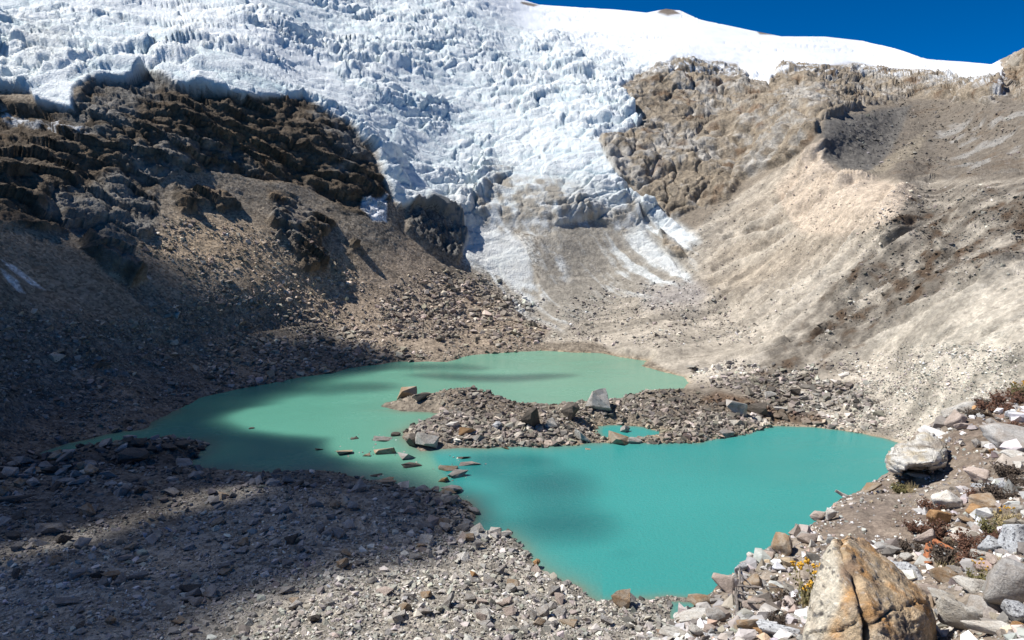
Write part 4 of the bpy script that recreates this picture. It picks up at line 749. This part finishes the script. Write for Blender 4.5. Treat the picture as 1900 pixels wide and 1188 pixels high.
finish(bm, 'boulder', np.clip(wc2, .02, .85), face_mat('layered_white_rock', .05), 'great white layered rock jutting over the lake at the right rim')
# ------------------------------------------------------------------ plants and dead wood on the near slope
def plain_mat(name, c, var=.35, rough=.85, sc=30.):
    m, n, l, b = mat_new(name); tc = n.new('ShaderNodeTexCoord'); q = N(n, 'ShaderNodeTexNoise', Scale=sc, Detail=3.); l.new(tc.outputs['Object'], q.inputs['Vector'])
    l.new(ramp(n, l, q.outputs[0], [(.3, dim(c, 1-var)), (.7, dim(c, 1+var))]), b.inputs['Base Color']); b.inputs['Roughness'].default_value = rough; return m
MP = {'red': plain_mat('red_brown_leaf', (.11, .05, .028)), 'dark': plain_mat('dark_twig', (.07, .05, .035)), 'straw': plain_mat('dry_straw', (.38, .30, .15)), 'olive': plain_mat('olive_leaf', (.12, .105, .035)), 'yellow': plain_mat('yellow_petal', (.62, .34, .03)), 'wood': plain_mat('grey_dead_wood', (.17, .145, .125)), 'root': plain_mat('orange_root', (.36, .13, .05))}
def strip(VV, FF, pts, r0, r1):
    """flat-ish three-sided stem along pts"""
    n0 = len(VV); m_ = len(pts)
    for i, p in enumerate(pts):
        d = (pts[min(i+1, m_-1)]-pts[max(i-1, 0)]).normalized(); s_ = d.orthogonal().normalized(); t_ = d.cross(s_); r = r0+(r1-r0)*i/(m_-1)
        for a in (0, 2.094, 4.189): VV.append(p+s_*math.cos(a)*r+t_*math.sin(a)*r)
    for i in range(m_-1):
        for a in range(3): b_ = (a+1) % 3; FF.append((n0+i*3+a, n0+i*3+b_, n0+i*3+3+b_, n0+i*3+3+a))
def link_vf(name, VV, FF, mat, parent=None, smooth=False):
    me = bpy.data.meshes.new(name); me.from_pydata([tuple(v) for v in VV], [], FF); me.materials.append(mat); o = bpy.data.objects.new(name, me); COL.objects.link(o)
    if smooth: me.polygons.foreach_set('use_smooth', np.ones(len(me.polygons), bool))
    if parent: o.parent = parent
    return o
def stems(rng, n, R, Hh, lean, r):
    VV, FF, tips = [], [], []
    for _ in range(n):
        a = rng.uniform(0, 6.28); q = R*.5*math.sqrt(rng.random()); p = Vector((q*math.cos(a), q*math.sin(a), 0)); d = Vector((math.cos(a)*lean*rng.uniform(.2, 1), math.sin(a)*lean*rng.uniform(.2, 1), 1)).normalized()
        L = Hh*rng.uniform(.55, 1.1); pts = []
        for k in range(5): pts.append(p.copy()); p = p+d*L/4; d = (d+Vector((rng.gauss(0, .12), rng.gauss(0, .12), rng.gauss(0, .06)))).normalized()
        strip(VV, FF, pts, r, r*.4); tips.append(pts)
    return VV, FF, tips
def leaves(rng, tips, n, s_):
    VV, FF = [], []
    for pts in tips:
        for _ in range(n):
            k = rng.uniform(.8, len(pts)-1.01); i = int(k); p = pts[i].lerp(pts[i+1], k-i)+Vector([rng.gauss(0, s_*.6) for _ in range(3)])
            d = Vector([rng.gauss(0, 1) for _ in range(3)]).normalized(); t_ = d.orthogonal()*.35; n0 = len(VV); L = s_*rng.uniform(.5, 1.2)
            VV += [p, p+d*L*.5+t_*L, p+d*L, p+d*L*.5-t_*L]; FF.append((n0, n0+1, n0+2, n0+3))
    return VV, FF
def shrub(px, py, w, h, leaf, label, name='shrub', cat='shrub', n=34, nl=26, lean=1.1, ls=.09, group=None, stem='dark'):
    rng = random.Random(int(px*7+py)); p = fpt(px, py+h*.5); Dp = p[1]*CT-(p[2]-H)*ST; R = w*Dp/FPX*.5; Hh = h*Dp/FPX
    root = tag(empty(name, p.tolist()), label, cat, group); VV, FF, tips = stems(rng, n, R*1.3, Hh, lean, Hh*.016); link_vf('stems', VV, FF, MP[stem], root)
    if nl: VV, FF = leaves(rng, tips, nl, Hh*ls*1.6); link_vf('leaves', VV, FF, MP[leaf], root)
    return root
SH = [(1728,946,36,24,'red','rusty brown shrub below the large whitish boulder'), (1757,985,44,40,'red','rusty shrub between the orange tan boulder and the white bar rock'), (1762,1035,60,36,'dark','dark twiggy mat around the orange root'), (1800,1012,52,26,'red','red brown shrub under the long white bar rock'),
 (1842,976,44,26,'olive','olive shrub with yellow tips left of the white stone'), (1868,962,50,22,'straw','straw coloured plants by the right edge'), (1856,1010,26,26,'red','small rusty shrub between the two mottled stones'), (1806,1045,60,30,'red','brown shrub right of the orange root'),
 (1850,918,56,30,'dark','dark shrub shading the mottled grey stones'), (1813,925,40,22,'red','brown shrub growing behind the rounded tan rock'), (1872,738,64,26,'red','dark red shrub on the skyline of the near slope'), (1845,752,60,24,'red','wide red brown shrub next below the skyline shrub'),
 (1896,726,30,30,'olive','olive shrub at the right end of the skyline'), (1806,768,30,16,'dark','low dark shrub by the thin orange stone'), (1890,795,36,18,'red','red brown shrub behind the large half buried boulder'), (1862,872,40,26,'dark','grey twiggy shrub right of the pinkish tan boulder'),
 (1886,890,36,20,'dark','dark twiggy shrub by the right edge'), (1700,975,36,20,'red','rusty shrub left of the pinkish jagged rock'), (1690,1012,30,22,'dark','dark twigs behind the speckled boulder'), (1672,900,20,20,'olive','small green brown tuft hanging under the great white rock'),
 (1815,1075,34,22,'olive','olive shrub with yellow flowers left of the big grey block'), (1460,1108,44,26,'dark','grey twigs under the yellow flowering plant'), (1500,1096,22,20,'olive','grey green shrub at the left foot of the cracked boulder'), (1440,1150,34,18,'dark','dark twigs between the beige boulder and the white flat slab'),
 (1770,1010,40,22,'dark','dark twigs below the round tan stone'), (1838,1000,30,20,'red','rusty shrub at the tip of the long white bar rock'), (1893,985,30,20,'red','rusty shrub above the bluish white boulder'), (1825,745,40,14,'dark','thin dark shrub at the top of the near slope')]
for a in SH: shrub(*a[:5], a[5], n=int(26+a[2]*.5))
for x, y, w, h, lb in [(1748,1052,26,30,'dry straw tuft in front of the orange root'), (1880,958,24,26,'dry straw tuft near the right edge'), (1738,822,16,22,'thin dry grass on the great white rock'), (1862,1050,30,24,'dry straw tuft beside the big grey block'), (1780,1040,22,20,'short straw tuft among the dark twigs'), (1420,1135,20,16,'thin dry grass under the dead branches'), (1690,905,18,20,'dry grass under the great white rock')]:
    shrub(x, y, w, h, 'straw', lb, 'grass_tuft', 'grass tuft', n=40, nl=0, lean=.7, stem='straw')
def blob(p, r, rng):
    VV, FF = [], []; bm = bmesh.new(); bmesh.ops.create_icosphere(bm, subdivisions=1, radius=r)
    for v in bm.verts: VV.append(p+v.co*rng.uniform(.6, 1.25))
    bm.verts.index_update(); FF = [tuple(v.index for v in f.verts) for f in bm.faces]; bm.free(); return VV, FF
def flowering(px, py, w, h, n, label, fr):
    rng = random.Random(px); p = fpt(px, py+h*.5); Dp = p[1]*CT-(p[2]-H)*ST; Hh = h*Dp/FPX; R = w*Dp/FPX*.5
    root = tag(empty('flowering_plant', p.tolist()), label, 'plant'); VV, FF, tips = stems(rng, n, R*1.2, Hh*.95, .42, Hh*.012); link_vf('stems', VV, FF, MP['straw'], root)
    lv, lf = leaves(rng, tips, 10, Hh*.09); link_vf('leaves', lv, lf, MP['olive'], root)
    for pts in tips:
        VV, FF = [], []
        for _ in range(5):
            a, f = blob(pts[-1]+Vector([rng.gauss(0, fr*Hh*.6) for _ in range(3)]), fr*Hh*rng.uniform(.6, 1), rng); n0 = len(VV); VV += a; FF += [tuple(i+n0 for i in q) for q in f]
        link_vf('flower', VV, FF, MP['yellow'], root)
flowering(1492, 1078, 36, 86, 13, 'tall plant with bunches of orange yellow flowers left of the cracked boulder', .042)
flowering(1818, 1062, 26, 26, 8, 'low plant with small yellow flowers in front of the big grey block', .06)
flowering(1866, 950, 30, 24, 8, 'low orange flowered plant near the right edge', .06)
flowering(1891, 716, 10, 26, 3, 'single flowering stalk on the skyline at the right edge', .07)
def branch(px, py, segs, label, mat, name='dead_branch', cat='branch'):
    root = tag(empty(name, fpt(px, py).tolist()), label, cat); o0 = Vector(root.location)
    for pts, r in segs:
        W_ = []
        for i, (x, y, up_) in enumerate(pts): q = fpt(x, y); W_.append(Vector(q.tolist())+Vector((0, 0, up_))-o0)
        fine_ = []
        for i in range(len(W_)-1):
            for t in (0, .25, .5, .75): fine_.append(W_[i].lerp(W_[i+1], t)+Vector([random.gauss(0, .004) for _ in range(3)]))
        fine_.append(W_[-1]); VV, FF = [], []; strip(VV, FF, fine_, r*1.5, r*.7); link_vf('limb', VV, FF, mat, root, True)
branch(1368, 1120, [([(1369,1165,0),(1367,1150,.06),(1366,1125,.1),(1372,1100,.12),(1371,1075,.14)], .016), ([(1364,1110,.10),(1362,1128,.08),(1372,1140,.05),(1385,1150,.02)], .012), ([(1368,1108,.12),(1395,1105,.14),(1425,1103,.12),(1460,1096,.1)], .012), ([(1368,1130,.08),(1390,1140,.1),(1405,1140,.1),(1424,1130,.08)], .016), ([(1372,1085,.14),(1390,1095,.1),(1402,1100,.06)], .008), ([(1366,1118,.12),(1380,1122,.14),(1400,1124,.12),(1440,1135,.05)], .009), ([(1370,1150,.04),(1378,1165,.02),(1384,1175,0)], .009), ([(1395,1155,.02),(1410,1150,.06),(1420,1165,.01)], .007), ([(1420,1120,.05),(1450,1122,.07),(1470,1118,.03)], .008)], 'twisted grey dead branches sprawled over stones at the lake rim', MP['wood'])
branch(1750, 1030, [([(1722,1052,0),(1722,1035,.05),(1733,1022,.12),(1750,1030,.12),(1768,1043,.08),(1785,1052,0)], .030), ([(1722,1052,0),(1716,1040,.02),(1720,1022,.08),(1735,1019,.12)], .02)], 'curved orange brown root arching out of the soil', MP['root'], 'root', 'root')
